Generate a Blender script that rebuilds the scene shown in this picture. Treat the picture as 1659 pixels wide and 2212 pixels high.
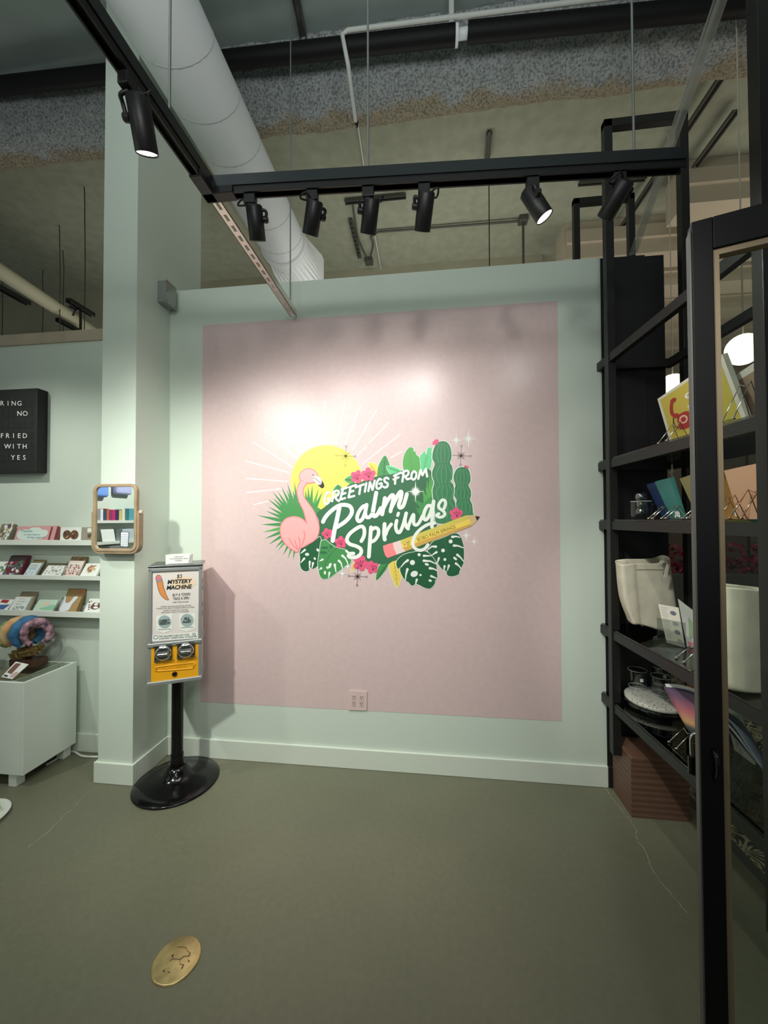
import bpy, bmesh, math, random
from mathutils import Vector, Matrix, noise

random.seed(7)
for _o in list(bpy.data.objects):
    bpy.data.objects.remove(_o, do_unlink=True)
SC = bpy.context.scene
COL = SC.collection

# ------------------------------------------------------------------ camera
FPX = 835.0                      # focal length in pixels of the 1659 x 2212 frame
CX, CY = 829.5, 1106.0
YAW, PITCH, ROLL = math.radians(6.8), math.radians(1.12), math.radians(-0.18)
CAM = Vector((0.0, 0.0, 1.5))
_r = Vector((math.cos(YAW), math.sin(YAW), 0))
_f = Vector((-math.sin(YAW), math.cos(YAW), 0))
_u = Vector((0, 0, 1))
FW = _f * math.cos(PITCH) + _u * math.sin(PITCH)
_u2 = -_f * math.sin(PITCH) + _u * math.cos(PITCH)
RT = _r * math.cos(ROLL) + _u2 * math.sin(ROLL)
UP = -_r * math.sin(ROLL) + _u2 * math.cos(ROLL)
cam_d = bpy.data.cameras.new('camera')
cam = bpy.data.objects.new('camera', cam_d)
COL.objects.link(cam)
cam.matrix_world = Matrix(((RT.x, UP.x, -FW.x, CAM.x), (RT.y, UP.y, -FW.y, CAM.y), (RT.z, UP.z, -FW.z, CAM.z), (0, 0, 0, 1)))
cam_d.sensor_fit = 'HORIZONTAL'
cam_d.sensor_width = 36.0
cam_d.lens = 36.0 * FPX / 1659.0
cam_d.clip_start = 0.02
SC.camera = cam

# ------------------------------------------------------------------ exposure, world, large lights
SC.view_settings.view_transform = 'Standard'
SC.view_settings.look = 'None'
SC.view_settings.exposure = 0.0
SC.view_settings.gamma = 1.0
SC.view_settings.use_curve_mapping = False
W = bpy.data.worlds.new('world')
SC.world = W
W.use_nodes = True
W.node_tree.nodes['Background'].inputs[0].default_value = (0.80, 0.88, 0.86, 1)
W.node_tree.nodes['Background'].inputs[1].default_value = 0.14


def light(kind, name, loc, target, power, color=(1, 1, 1), size=0.3, size_y=None, spot=60, blend=0.5, parent=None):
    d = bpy.data.lights.new(name, kind)
    d.energy = power
    d.color = color
    if kind == 'AREA':
        d.shape = 'RECTANGLE'
        d.size = size
        d.size_y = size_y or size
    elif kind == 'SPOT':
        d.spot_size = math.radians(spot)
        d.spot_blend = blend
        d.shadow_soft_size = size
    else:
        d.shadow_soft_size = size
    o = bpy.data.objects.new(name, d)
    COL.objects.link(o)
    loc = Vector(loc)
    o.location = loc
    o.rotation_euler = (Vector(target) - loc).to_track_quat('-Z', 'Y').to_euler()
    if parent is not None:
        o.parent = parent
        o.location = loc - parent.location
    return o


GREENISH = (0.96, 1.0, 0.90)
# shop track lights out of frame; rack, mirrored and behind spots are added fill
light('SPOT', 'shop_spot_left', (-2.85, 1.0, 2.9), (-2.5, 2.3, .5), 68, GREENISH, 0.045, spot=88, blend=0.7)
light('SPOT', 'shop_spot_column', (-1.25, 0.1, 2.9), (-1.80, 2.1, 1.7), 54, GREENISH, 0.05, spot=42, blend=0.8)
light('SPOT', 'shop_spot_mural', (-1.72, 0.1, 2.9), (-0.95, 2.3, 0.95), 215, GREENISH, 0.06, spot=62, blend=0.9)
light('SPOT', 'rack_fill_spot', (-0.45, 0.15, 2.9), (1.15, 1.9, 1.0), 125, (1, 1.0, 0.93), 0.05, spot=30, blend=0.7)  # added fill to lift the rack and its goods
light('SPOT', 'mirror_wall_fill_spot', (-2.2, -0.1, 2.9), (-3.6, 0.0, 1.5), 190, (0.97, 1, 0.95), 0.05, spot=80, blend=0.5)  # added to brighten the wall that the mirror reflects
for _i, (_x, _y, _tx, _ty, _p) in enumerate([(-1.5, -0.7, -0.9, 2.0, 10), (0.1, -1.2, -0.8, 2.2, 26), (0.15, -0.7, -0.9, 2.2, 22), (0.1, -2.2, 0.0, 1.5, 36), (-0.35, 0.25, 1.1, 2.0, 24)]):
    light('SPOT', 'behind_fill_spot', (_x, _y, 2.7), (_tx, _ty, 1.4), _p, (0.97, 1.0, 0.95), 0.10, spot=90, blend=0.9)  # soft fill added around the camera, no fittings modelled
light('AREA', 'ceiling_fill_light', (-0.4, -0.4, 3.3), (-0.4, 0.2, 4.9), 58, (0.94, 1.0, 0.98), 3.0, 1.2)  # unseen upward fill added to lift the front ceiling, duct and beam
light('AREA', 'shop_far_lights', (-3.2, 3.9, 3.0), (-3.2, 4.2, 4.9), 10, (1, 0.97, 0.86), 1.2, 1.2)
light('AREA', 'back_room_fill', (0.0, 4.2, 3.3), (0.0, 4.1, 4.9), 17, (1, 0.98, 0.88), 2.5, 1.0)  # unseen fill added to light the olive ceiling behind the beam
light('AREA', 'mall_soffit_fill', (4.0, 4.0, 2.2), (4.0, 4.8, 5.2), 44, (1, 0.90, 0.76), 2.5, 2.5)  # unseen upward fill added to light the mall soffits


# ------------------------------------------------------------------ pixel <-> place helpers (a ray cut by a real plane of the room)
def ray(x, y):
    return FW + RT * ((x - CX) / FPX) - UP * ((y - CY) / FPX)


def _cut(x, y, ax, val):
    d = ray(x, y)
    return CAM + d * ((val - CAM[ax]) / d[ax])


def atX(x, y, v):
    return _cut(x, y, 0, v)


def atY(x, y, v):
    return _cut(x, y, 1, v)


def atZ(x, y, v):
    return _cut(x, y, 2, v)


def atP(x, y, p, n):
    d = ray(x, y)
    return CAM + d * ((Vector(p) - CAM).dot(n) / d.dot(n))


# ------------------------------------------------------------------ materials
def lin(c):
    def f(v):
        v /= 255.0
        return v / 12.92 if v <= 0.04045 else ((v + 0.055) / 1.055) ** 2.4
    return (f(c[0]), f(c[1]), f(c[2]), 1.0)


MATS = {}


def mat(name, rgb, rough=0.6, metal=0.0, spec=0.5, bump=0.0, bscale=60.0, var=0.0, vscale=6.0, emit=None, estr=0.0, vrgb=None, coat=0.0):
    if name in MATS:
        return MATS[name]
    m = bpy.data.materials.new(name)
    MATS[name] = m
    m.use_nodes = True
    nt = m.node_tree
    b = nt.nodes['Principled BSDF']
    b.inputs['Base Color'].default_value = lin(rgb)
    b.inputs['Roughness'].default_value = rough
    b.inputs['Metallic'].default_value = metal
    b.inputs['Specular IOR Level'].default_value = spec
    if coat:
        b.inputs['Coat Weight'].default_value = coat
    if emit:
        b.inputs['Emission Color'].default_value = lin(emit)
        b.inputs['Emission Strength'].default_value = estr
    if bump or var:
        tc = nt.nodes.new('ShaderNodeTexCoord')
    if bump:
        n = nt.nodes.new('ShaderNodeTexNoise')
        n.inputs['Scale'].default_value = bscale
        n.inputs['Detail'].default_value = 4
        nt.links.new(tc.outputs['Object'], n.inputs['Vector'])
        bp = nt.nodes.new('ShaderNodeBump')
        bp.inputs['Strength'].default_value = bump
        bp.inputs['Distance'].default_value = 0.01
        nt.links.new(n.outputs['Fac'], bp.inputs['Height'])
        nt.links.new(bp.outputs['Normal'], b.inputs['Normal'])
    if var:
        n = nt.nodes.new('ShaderNodeTexNoise')
        n.inputs['Scale'].default_value = vscale
        n.inputs['Detail'].default_value = 6
        nt.links.new(tc.outputs['Object'], n.inputs['Vector'])
        r = nt.nodes.new('ShaderNodeValToRGB')
        c2 = vrgb or tuple(max(0, v * (1 - var)) for v in rgb)
        r.color_ramp.elements[0].position = 0.35
        r.color_ramp.elements[0].color = lin(c2)
        r.color_ramp.elements[1].position = 0.65
        r.color_ramp.elements[1].color = lin(rgb)
        nt.links.new(n.outputs['Fac'], r.inputs['Fac'])
        nt.links.new(r.outputs['Color'], b.inputs['Base Color'])
    return m


def hazemat(name, rgb, haze):
    """hazy clear plastic: part see-through, part pale scatter"""
    m = bpy.data.materials.new(name)
    m.use_nodes = True
    nt = m.node_tree
    b = nt.nodes['Principled BSDF']
    b.inputs['Base Color'].default_value = lin(rgb)
    b.inputs['Roughness'].default_value = .2
    t = nt.nodes.new('ShaderNodeBsdfTransparent')
    mx = nt.nodes.new('ShaderNodeMixShader')
    mx.inputs[0].default_value = haze
    nt.links.new(t.outputs[0], mx.inputs[1])
    nt.links.new(b.outputs[0], mx.inputs[2])
    nt.links.new(mx.outputs[0], nt.nodes['Material Output'].inputs['Surface'])
    return m


def glassmat(name, tint=(235, 240, 236), refl=0.08, rough=0.02):
    """a pane: mostly see-through, with a Fresnel mirror on top"""
    if name in MATS:
        return MATS[name]
    m = bpy.data.materials.new(name)
    MATS[name] = m
    m.use_nodes = True
    nt = m.node_tree
    nt.nodes.remove(nt.nodes['Principled BSDF'])
    out = nt.nodes['Material Output']
    t = nt.nodes.new('ShaderNodeBsdfTransparent')
    t.inputs[0].default_value = lin(tint)
    g = nt.nodes.new('ShaderNodeBsdfGlossy')
    g.inputs['Roughness'].default_value = rough
    fr = nt.nodes.new('ShaderNodeFresnel')
    fr.inputs['IOR'].default_value = 1.5
    ad = nt.nodes.new('ShaderNodeMath')
    ad.operation = 'ADD'
    ad.use_clamp = True
    ad.inputs[1].default_value = refl - 0.04
    nt.links.new(fr.outputs[0], ad.inputs[0])
    geo = nt.nodes.new('ShaderNodeNewGeometry')
    inv = nt.nodes.new('ShaderNodeMath')          # only the outer face mirrors, the inner face lets light out
    inv.operation = 'SUBTRACT'
    inv.inputs[0].default_value = 1.0
    nt.links.new(geo.outputs['Backfacing'], inv.inputs[1])
    mu = nt.nodes.new('ShaderNodeMath')
    mu.operation = 'MULTIPLY'
    nt.links.new(ad.outputs[0], mu.inputs[0])
    nt.links.new(inv.outputs[0], mu.inputs[1])
    ad = mu
    mx = nt.nodes.new('ShaderNodeMixShader')
    nt.links.new(ad.outputs[0], mx.inputs[0])
    nt.links.new(t.outputs[0], mx.inputs[1])
    nt.links.new(g.outputs[0], mx.inputs[2])
    nt.links.new(mx.outputs[0], out.inputs['Surface'])
    return m


# ------------------------------------------------------------------ mesh builder
class MB:
    def __init__(self):
        self.v, self.f, self.m, self.s, self.mats = [], [], [], [], []

    def _mi(self, m):
        if m not in self.mats:
            self.mats.append(m)
        return self.mats.index(m)

    def add(self, vs, fs, m, smooth=False):
        o = len(self.v)
        self.v += [Vector(p) for p in vs]
        k = self._mi(m)
        for f in fs:
            self.f.append([o + i for i in f])
            self.m.append(k)
            self.s.append(smooth)
        return self

    def box(self, x0, x1, y0, y1, z0, z1, m):
        return self.hexa([(x0, y0, z0), (x1, y0, z0), (x1, y1, z0), (x0, y1, z0), (x0, y0, z1), (x1, y0, z1), (x1, y1, z1), (x0, y1, z1)], m)

    def hexa(self, p, m):
        return self.add(p, [(3, 2, 1, 0), (4, 5, 6, 7), (0, 1, 5, 4), (1, 2, 6, 5), (2, 3, 7, 6), (3, 0, 4, 7)], m)

    def bar(self, a, b, w, h, m, up=(0, 0, 1)):
        """straight bar a->b, w across, h along up"""
        a, b = Vector(a), Vector(b)
        d = (b - a).normalized()
        u = Vector(up)
        s = d.cross(u)
        if s.length < 1e-4:
            u = Vector((0, 1, 0))
            s = d.cross(u)
        s.normalize()
        u = s.cross(d).normalized()
        s *= w / 2
        u = u * (h / 2)
        return self.hexa([a - s - u, a + s - u, b + s - u, b - s - u, a - s + u, a + s + u, b + s + u, b - s + u], m)

    def tube(self, pts, r, m, n=10, closed=False, caps=True):
        pts = [Vector(p) for p in pts]
        rs = r if isinstance(r, (list, tuple)) else [r] * len(pts)
        N = len(pts)
        t0 = (pts[1] - pts[0]).normalized()
        ref = Vector((0, 0, 1)) if abs(t0.z) < 0.9 else Vector((1, 0, 0))
        nrm = t0.cross(ref).normalized()
        vs, fs = [], []
        for i, p in enumerate(pts):
            if closed:
                t = (pts[(i + 1) % N] - pts[i - 1])
            else:
                t = pts[min(i + 1, N - 1)] - pts[max(i - 1, 0)]
            t = t.normalized()
            nrm = (nrm - t * nrm.dot(t)).normalized()
            bn = t.cross(nrm)
            for k in range(n):
                a = 2 * math.pi * k / n
                vs.append(p + (nrm * math.cos(a) + bn * math.sin(a)) * rs[i])
        rng = N if closed else N - 1
        for i in range(rng):
            j = (i + 1) % N
            for k in range(n):
                l = (k + 1) % n
                fs.append((i * n + k, i * n + l, j * n + l, j * n + k))
        self.add(vs, fs, m, True)
        if caps and not closed:
            self.add(vs[:n], [tuple(range(n))[::-1]], m)
            self.add(vs[-n:], [tuple(range(n))], m)
        return self

    def lathe(self, prof, c, m, axis=(0, 0, 1), n=28, smooth=True, capa=True, capb=True):
        """prof: (radius, height along axis)"""
        ax = Vector(axis).normalized()
        ref = Vector((0, 0, 1)) if abs(ax.z) < 0.9 else Vector((1, 0, 0))
        a1 = ax.cross(ref).normalized()
        a2 = ax.cross(a1)
        c = Vector(c)
        vs, fs = [], []
        for (r, h) in prof:
            for k in range(n):
                a = 2 * math.pi * k / n
                vs.append(c + ax * h + (a1 * math.cos(a) + a2 * math.sin(a)) * r)
        for i in range(len(prof) - 1):
            for k in range(n):
                l = (k + 1) % n
                fs.append((i * n + k, i * n + l, (i + 1) * n + l, (i + 1) * n + k))
        self.add(vs, fs, m, smooth)
        if capa and prof[0][0] > 1e-6:
            self.add(vs[:n], [tuple(range(n))[::-1]], m)
        if capb and prof[-1][0] > 1e-6:
            self.add(vs[-n:], [tuple(range(n))], m)
        return self

    def ball(self, c, r, m, n=14, k=8, sc=(1, 1, 1)):
        c = Vector(c)
        vs, fs = [], []
        for i in range(k + 1):
            t = math.pi * i / k
            for j in range(n):
                a = 2 * math.pi * j / n
                vs.append(c + Vector((math.sin(t) * math.cos(a) * r * sc[0], math.sin(t) * math.sin(a) * r * sc[1], math.cos(t) * r * sc[2])))
        for i in range(k):
            for j in range(n):
                l = (j + 1) % n
                fs.append((i * n + j, (i + 1) * n + j, (i + 1) * n + l, i * n + l))
        return self.add(vs, fs, m, True)

    # flat art: 2-D points through a map to 3-D
    def poly(self, pts, mp, m):
        # overlapping brush marks are laid a few microns over one another, so that no two faces coincide
        P = [Vector(mp(*p)) for p in pts]
        n = Vector((0, 0, 0))
        for i in range(len(P)):
            n += (P[i] - P[0]).cross(P[(i + 1) % len(P)] - P[0])
        if n.length > 0:
            n.normalize()
            if n.dot(CAM - P[0]) < 0:
                n = -n
            self.k = (getattr(self, 'k', 0) + 1) % 41
            P = [p + n * (2e-6 * self.k) for p in P]
        return self.add(P, [tuple(range(len(P)))], m)

    def blob(self, pts, mp, m, k=4):
        return self.poly(smooth(pts, True, k), mp, m)

    def disc(self, c, r, mp, m, ry=None, rot=0.0, n=18):
        ry = ry or r
        ca, sa = math.cos(rot), math.sin(rot)
        P = []
        for i in range(n):
            a = 2 * math.pi * i / n
            x, y = r * math.cos(a), ry * math.sin(a)
            P.append((c[0] + x * ca - y * sa, c[1] + x * sa + y * ca))
        return self.poly(P, mp, m)

    def stroke(self, pts, w, mp, m, closed=False, caps=True):
        ws = w if isinstance(w, (list, tuple)) else [w] * len(pts)
        n = len(pts)
        for i in range(n if closed else n - 1):
            a, b = pts[i], pts[(i + 1) % n]
            wa, wb = ws[i] / 2, ws[(i + 1) % n] / 2
            dx, dy = b[0] - a[0], b[1] - a[1]
            l = math.hypot(dx, dy)
            if l < 1e-6:
                continue
            px, py = -dy / l, dx / l
            self.poly([(a[0] + px * wa, a[1] + py * wa), (a[0] - px * wa, a[1] - py * wa), (b[0] - px * wb, b[1] - py * wb), (b[0] + px * wb, b[1] + py * wb)], mp, m)
        if caps:
            for p, ww in zip(pts, ws):
                if ww > 0.02:
                    self.disc(p, ww / 2, mp, m, n=10)
        return self

    def text(self, s, x, y, h, mp, m, ang=0.0, shear=0.0, bold=0.0, width=None, align='LEFT', ydown=True):
        """x,y baseline anchor; h cap height; ang in radians (counter-clockwise as seen)"""
        vs, fs, w = text_mesh(s, bold)
        k = h / 0.73
        kx = k if width is None else width / max(w, 1e-6)
        off = {'LEFT': 0, 'CENTER': -w * kx / 2, 'RIGHT': -w * kx}[align]
        ca, sa = math.cos(ang), math.sin(ang)
        P = []
        for (a, b) in vs:
            u = a * kx + off + b * k * shear
            v = b * k
            dx, dy = u * ca - v * sa, u * sa + v * ca
            P.append(mp(x + dx, y - dy if ydown else y + dy))
        return self.add(P, fs, m)

    def build(self, name, parent=None, bevel=0.0, seg=2, local=False):
        me = bpy.data.meshes.new(name)
        off = Vector((0, 0, 0))
        if parent is not None and not local:
            p = parent
            while p is not None:
                off += p.location
                p = p.parent
        me.from_pydata([p - off for p in self.v], [], self.f)
        for mm in self.mats:
            me.materials.append(mm)
        for i, p in enumerate(me.polygons):
            p.material_index = self.m[i]
            p.use_smooth = self.s[i]
        me.update()
        o = bpy.data.objects.new(name, me)
        COL.objects.link(o)
        if parent is not None:
            o.parent = parent
        if bevel:
            b = o.modifiers.new('bevel', 'BEVEL')
            b.width = bevel
            b.segments = seg
            b.limit_method = 'ANGLE'
            b.angle_limit = math.radians(40)
        return o


_TXT = {}


def text_mesh(s, bold):
    key = (s, bold)
    if key not in _TXT:
        cu = bpy.data.curves.new('t', 'FONT')
        cu.body = s
        cu.size = 1.0
        cu.offset = bold
        cu.resolution_u = 3
        ob = bpy.data.objects.new('t', cu)
        COL.objects.link(ob)
        dg = bpy.context.evaluated_depsgraph_get()
        me = bpy.data.meshes.new_from_object(ob.evaluated_get(dg))
        vs = [(v.co.x, v.co.y) for v in me.vertices]
        fs = [tuple(p.vertices) for p in me.polygons]
        x0 = min([v[0] for v in vs] or [0])
        w = max([v[0] for v in vs] or [0]) - x0
        _TXT[key] = ([(a - x0, b) for a, b in vs], fs, w)
        bpy.data.objects.remove(ob, do_unlink=True)
        bpy.data.curves.remove(cu)
        bpy.data.meshes.remove(me)
    return _TXT[key]


def smooth(p, closed=False, k=4):
    n = len(p)
    out = []
    for i in range(n if closed else n - 1):
        def g(j):
            return p[j % n] if closed else p[max(0, min(n - 1, j))]
        a, b, c, d = g(i - 1), g(i), g(i + 1), g(i + 2)
        for q in range(k):
            t = q / k
            out.append(tuple(0.5 * ((2 * b[e]) + (-a[e] + c[e]) * t + (2 * a[e] - 5 * b[e] + 4 * c[e] - d[e]) * t * t + (-a[e] + 3 * b[e] - 3 * c[e] + d[e]) * t ** 3) for e in range(len(b))))
    if not closed:
        out.append(tuple(p[-1]))
    return out


def tag(o, label, cat, group=None):
    o['label'] = label
    o['category'] = cat
    if group:
        o['group'] = group
    return o


def thing(name, label, cat, loc=(0, 0, 0), group=None):
    o = bpy.data.objects.new(name, None)
    COL.objects.link(o)
    o.location = loc
    o.empty_display_size = 0.05
    return tag(o, label, cat, group)


def struct(o, label=None, cat=None):
    o['kind'] = 'structure'
    if label:
        o['label'] = label
    if cat:
        o['category'] = cat
    return o


def slab(p0, p1, t1, t0, th, m, mb=None, back=None):
    """panel with front face p0 p1 t1 t0 (seen from its front, counter-clockwise) and thickness th behind it"""
    mb = mb or MB()
    p0, p1, t1, t0 = Vector(p0), Vector(p1), Vector(t1), Vector(t0)
    n = (p1 - p0).cross(t0 - p0).normalized()
    t1 = t1 - n * (t1 - p0).dot(n)          # keep the sheet flat
    q = -n * th
    vs = [p0, p1, t1, t0, p0 + q, p1 + q, t1 + q, t0 + q]
    mb.add(vs, [(0, 1, 2, 3)], m)
    mb.add(vs, [(5, 4, 7, 6), (4, 0, 3, 7), (1, 5, 6, 2), (3, 2, 6, 7), (4, 5, 1, 0)], back or m)

    def mp(u, v, off=0.0006):
        a = p0.lerp(p1, u)
        b = t0.lerp(t1, u)
        return a.lerp(b, v) + n * off
    return mb, mp
# ------------------------------------------------------------------ shared materials
M_wall = mat('wall_paint', (207, 217, 205), 0.55, bump=0.05, bscale=160)
M_base = mat('baseboard_paint', (214, 220, 208), 0.38)
M_pink = mat('pink_wall_paint', (216, 191, 190), 0.30, spec=0.45, bump=0.09, bscale=150, var=0.02, vscale=30)
M_blackwall = mat('black_wall_paint', (22, 22, 22), 0.55)
M_blackmetal = mat('black_powder_coat', (30, 29, 28), 0.42)
M_black = mat('black_plastic', (18, 18, 18), 0.4)
M_white = mat('white_lacquer', (226, 230, 222), 0.4)
M_chrome = mat('chrome', (215, 215, 215), 0.12, 1.0)
M_steel = mat('galvanised_steel', (165, 168, 166), 0.38, 0.85)
M_duct = mat('white_painted_duct', (228, 233, 236), 0.5, bump=0.05, bscale=20)
M_ceilF = mat('grey_painted_ceiling', (140, 152, 148), 0.8, var=0.05, vscale=3)
M_ceilB = mat('olive_plaster_ceiling', (152, 156, 138), 0.85, bump=0.05, bscale=30, var=0.07, vscale=9)
M_grille = mat('dark_grille', (60, 62, 62), 0.5)
M_paper = mat('white_paper', (232, 234, 228), 0.6)
M_ink = mat('black_ink', (22, 22, 22), 0.6)
M_wood = mat('oak', (170, 146, 116), 0.45, var=0.12, vscale=14)
M_darkwood = mat('dark_brown_wood', (84, 54, 38), 0.4, var=0.2, vscale=18)
M_kraft = mat('kraft_card', (168, 136, 92), 0.7)
M_pane = glassmat('clear_glass', (222, 228, 224), 0.05)


def floor_mat():
    m = mat('polished_concrete', (150, 145, 130), 0.42, bump=0.05, bscale=90)
    nt = m.node_tree
    b = nt.nodes['Principled BSDF']
    tc = nt.nodes.new('ShaderNodeTexCoord')

    def noise_(sc, det=6):
        n = nt.nodes.new('ShaderNodeTexNoise')
        n.inputs['Scale'].default_value = sc
        n.inputs['Detail'].default_value = det
        nt.links.new(tc.outputs['Object'], n.inputs['Vector'])
        return n
    n1, n2 = noise_(1.1), noise_(45, 8)
    r1 = nt.nodes.new('ShaderNodeValToRGB')
    r1.color_ramp.elements[0].position = 0.3
    r1.color_ramp.elements[0].color = lin((102, 103, 84))
    r1.color_ramp.elements[1].position = 0.7
    r1.color_ramp.elements[1].color = lin((116, 116, 96))
    nt.links.new(n1.outputs['Fac'], r1.inputs['Fac'])
    r2 = nt.nodes.new('ShaderNodeValToRGB')
    r2.color_ramp.elements[0].position = 0.35
    r2.color_ramp.elements[0].color = (0.90, 0.90, 0.90, 1)
    r2.color_ramp.elements[1].position = 0.68
    r2.color_ramp.elements[1].color = (1.03, 1.03, 1.03, 1)
    nt.links.new(n2.outputs['Fac'], r2.inputs['Fac'])
    mx = nt.nodes.new('ShaderNodeMixRGB')
    mx.blend_type = 'MULTIPLY'
    mx.inputs[0].default_value = 1
    nt.links.new(r1.outputs[0], mx.inputs[1])
    nt.links.new(r2.outputs[0], mx.inputs[2])
    nt.links.new(mx.outputs[0], b.inputs['Base Color'])
    rr = nt.nodes.new('ShaderNodeMapRange')
    rr.inputs[3].default_value = 0.32
    rr.inputs[4].default_value = 0.55
    nt.links.new(n2.outputs['Fac'], rr.inputs[0])
    nt.links.new(rr.outputs[0], b.inputs['Roughness'])
    return m


def tile_mat():
    """encaustic pattern of pale leaf shapes on charcoal, repeated every 20 cm"""
    m = mat('patterned_tile', (60, 58, 52), 0.5)
    nt = m.node_tree
    b = nt.nodes['Principled BSDF']
    tc = nt.nodes.new('ShaderNodeTexCoord')
    sx = nt.nodes.new('ShaderNodeSeparateXYZ')
    nt.links.new(tc.outputs['Object'], sx.inputs[0])

    def M(op, a, c=None):
        n = nt.nodes.new('ShaderNodeMath')
        n.operation = op
        for i, q in enumerate((a, c)):
            if q is None:
                continue
            if isinstance(q, (int, float)):
                n.inputs[i].default_value = q
            else:
                nt.links.new(q, n.inputs[i])
        return n.outputs[0]
    k = math.pi * 2 / 0.14
    u, v = M('MULTIPLY', sx.outputs[0], k), M('MULTIPLY', sx.outputs[1], k)
    a = M('ADD', M('COSINE', u), M('COSINE', v))
    c = M('MULTIPLY', M('SINE', M('MULTIPLY', u, 1.5)), M('SINE', M('MULTIPLY', v, 1.5)))
    d = M('COSINE', M('MULTIPLY', M('SUBTRACT', M('ABSOLUTE', M('SINE', M('MULTIPLY', u, .5))), M('ABSOLUTE', M('SINE', M('MULTIPLY', v, .5)))), 15))
    s = M('ADD', M('ADD', M('MULTIPLY', a, 0.35), M('MULTIPLY', c, 0.8)), d)
    g = M('GREATER_THAN', s, 0.15)
    mx = nt.nodes.new('ShaderNodeMixRGB')
    mx.inputs[1].default_value = lin((62, 60, 54))
    mx.inputs[2].default_value = lin((178, 168, 142))
    nt.links.new(g, mx.inputs[0])
    nt.links.new(mx.outputs[0], b.inputs['Base Color'])
    return m


M_floor = floor_mat()
M_tile = tile_mat()

# ------------------------------------------------------------------ the room
D = 2.33
struct(MB().box(-5.2, 1.345, -3.2, 5.1, -0.1, 0, M_floor).build('floor'), 'polished grey concrete shop floor with fine cracks', 'floor')
struct(MB().box(1.39, 9.0, -3.2, 10.0, -0.1, 0, M_tile).build('floor'), 'dark patterned tile floor beyond the shelving rack', 'floor')
struct(MB().box(1.345, 1.39, -3.2, 10.0, -0.1, 0.002, mat('threshold_strip', (70, 72, 70), 0.5)).build('trim_1'), 'dark strip between concrete and patterned tile', 'trim')
struct(MB().box(-7, 9.0, -3.2, 2.72, 4.9, 5.0, M_ceilF).build('ceiling'), 'grey painted ceiling in front of the rough beam', 'ceiling')
struct(MB().box(-7, 9.0, 2.72, 10.0, 4.9, 5.0, M_ceilB).build('ceiling'), 'olive plaster ceiling behind the rough beam', 'ceiling')
struct(MB().box(-1.688, 0.98, D, D + .12, 0, 3.005, M_wall).build('wall_back'), 'pale grey green wall that carries the pink mural', 'wall')
struct(MB().box(-1.905, -1.688, 2.04, 2.665, 0, 4.9, M_wall).build('wall_partition'), 'tall narrow white wall end to the left of the mural', 'wall')
struct(MB().box(-5.0, -1.905, 2.30, 2.42, 0, 2.692, M_wall).build('wall_back_left'), 'white wall behind the card ledges', 'wall')
struct(MB().box(-5.0, -1.905, 2.285, 2.44, 2.692, 2.765, mat('pale_birch', (186, 172, 150), 0.5, var=0.06, vscale=8)).build('trim_2'), 'pale wood cap along the top of the card wall', 'trim')
struct(MB().box(-7, 1.45, 5.1, 5.2, 0, 4.9, mat('back_room_paint', (160, 158, 136), 0.8, var=0.06, vscale=3)).build('wall_rear'), 'plain olive wall of the room behind the partition', 'wall')
b = MB().box(0.98, 1.22, D, D + .12, 0, 3.0, M_blackwall)
b.box(1.222, 1.326, D + .012, D + .12, 0, 3.0, M_blackwall)
struct(b.build('wall_right'), 'black painted wall end beside the mural wall', 'wall')
struct(MB().box(-3.75, -3.6, -1.6, 1.2, 0, 2.9, M_wall).build('wall_left'), 'white shelf wall seen only in the mirror', 'wall')
BBH = 0.118
struct(MB().box(-1.688, 0.98, D - .015, D, 0, BBH, M_base).build('baseboard_back', bevel=.004), 'white baseboard under the mural', 'baseboard')
struct(MB().box(-1.92, -1.673, 2.025, 2.04, 0, BBH, M_base).box(-1.688, -1.673, 2.04, D - .015, 0, BBH, M_base).box(-1.92, -1.905, 2.04, 2.285, 0, BBH, M_base).build('baseboard_partition', bevel=.004), 'white baseboard wrapped around the narrow wall end', 'baseboard')
struct(MB().box(-5.0, -1.92, 2.285, 2.30, 0, BBH, M_base).build('baseboard_left', bevel=.004), 'white baseboard of the card wall', 'baseboard')
struct(MB().box(0.98, 1.326, D - .015, D, 0, BBH, M_blackwall).build('baseboard_right', bevel=.004), 'black baseboard under the black wall end', 'baseboard')

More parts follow.
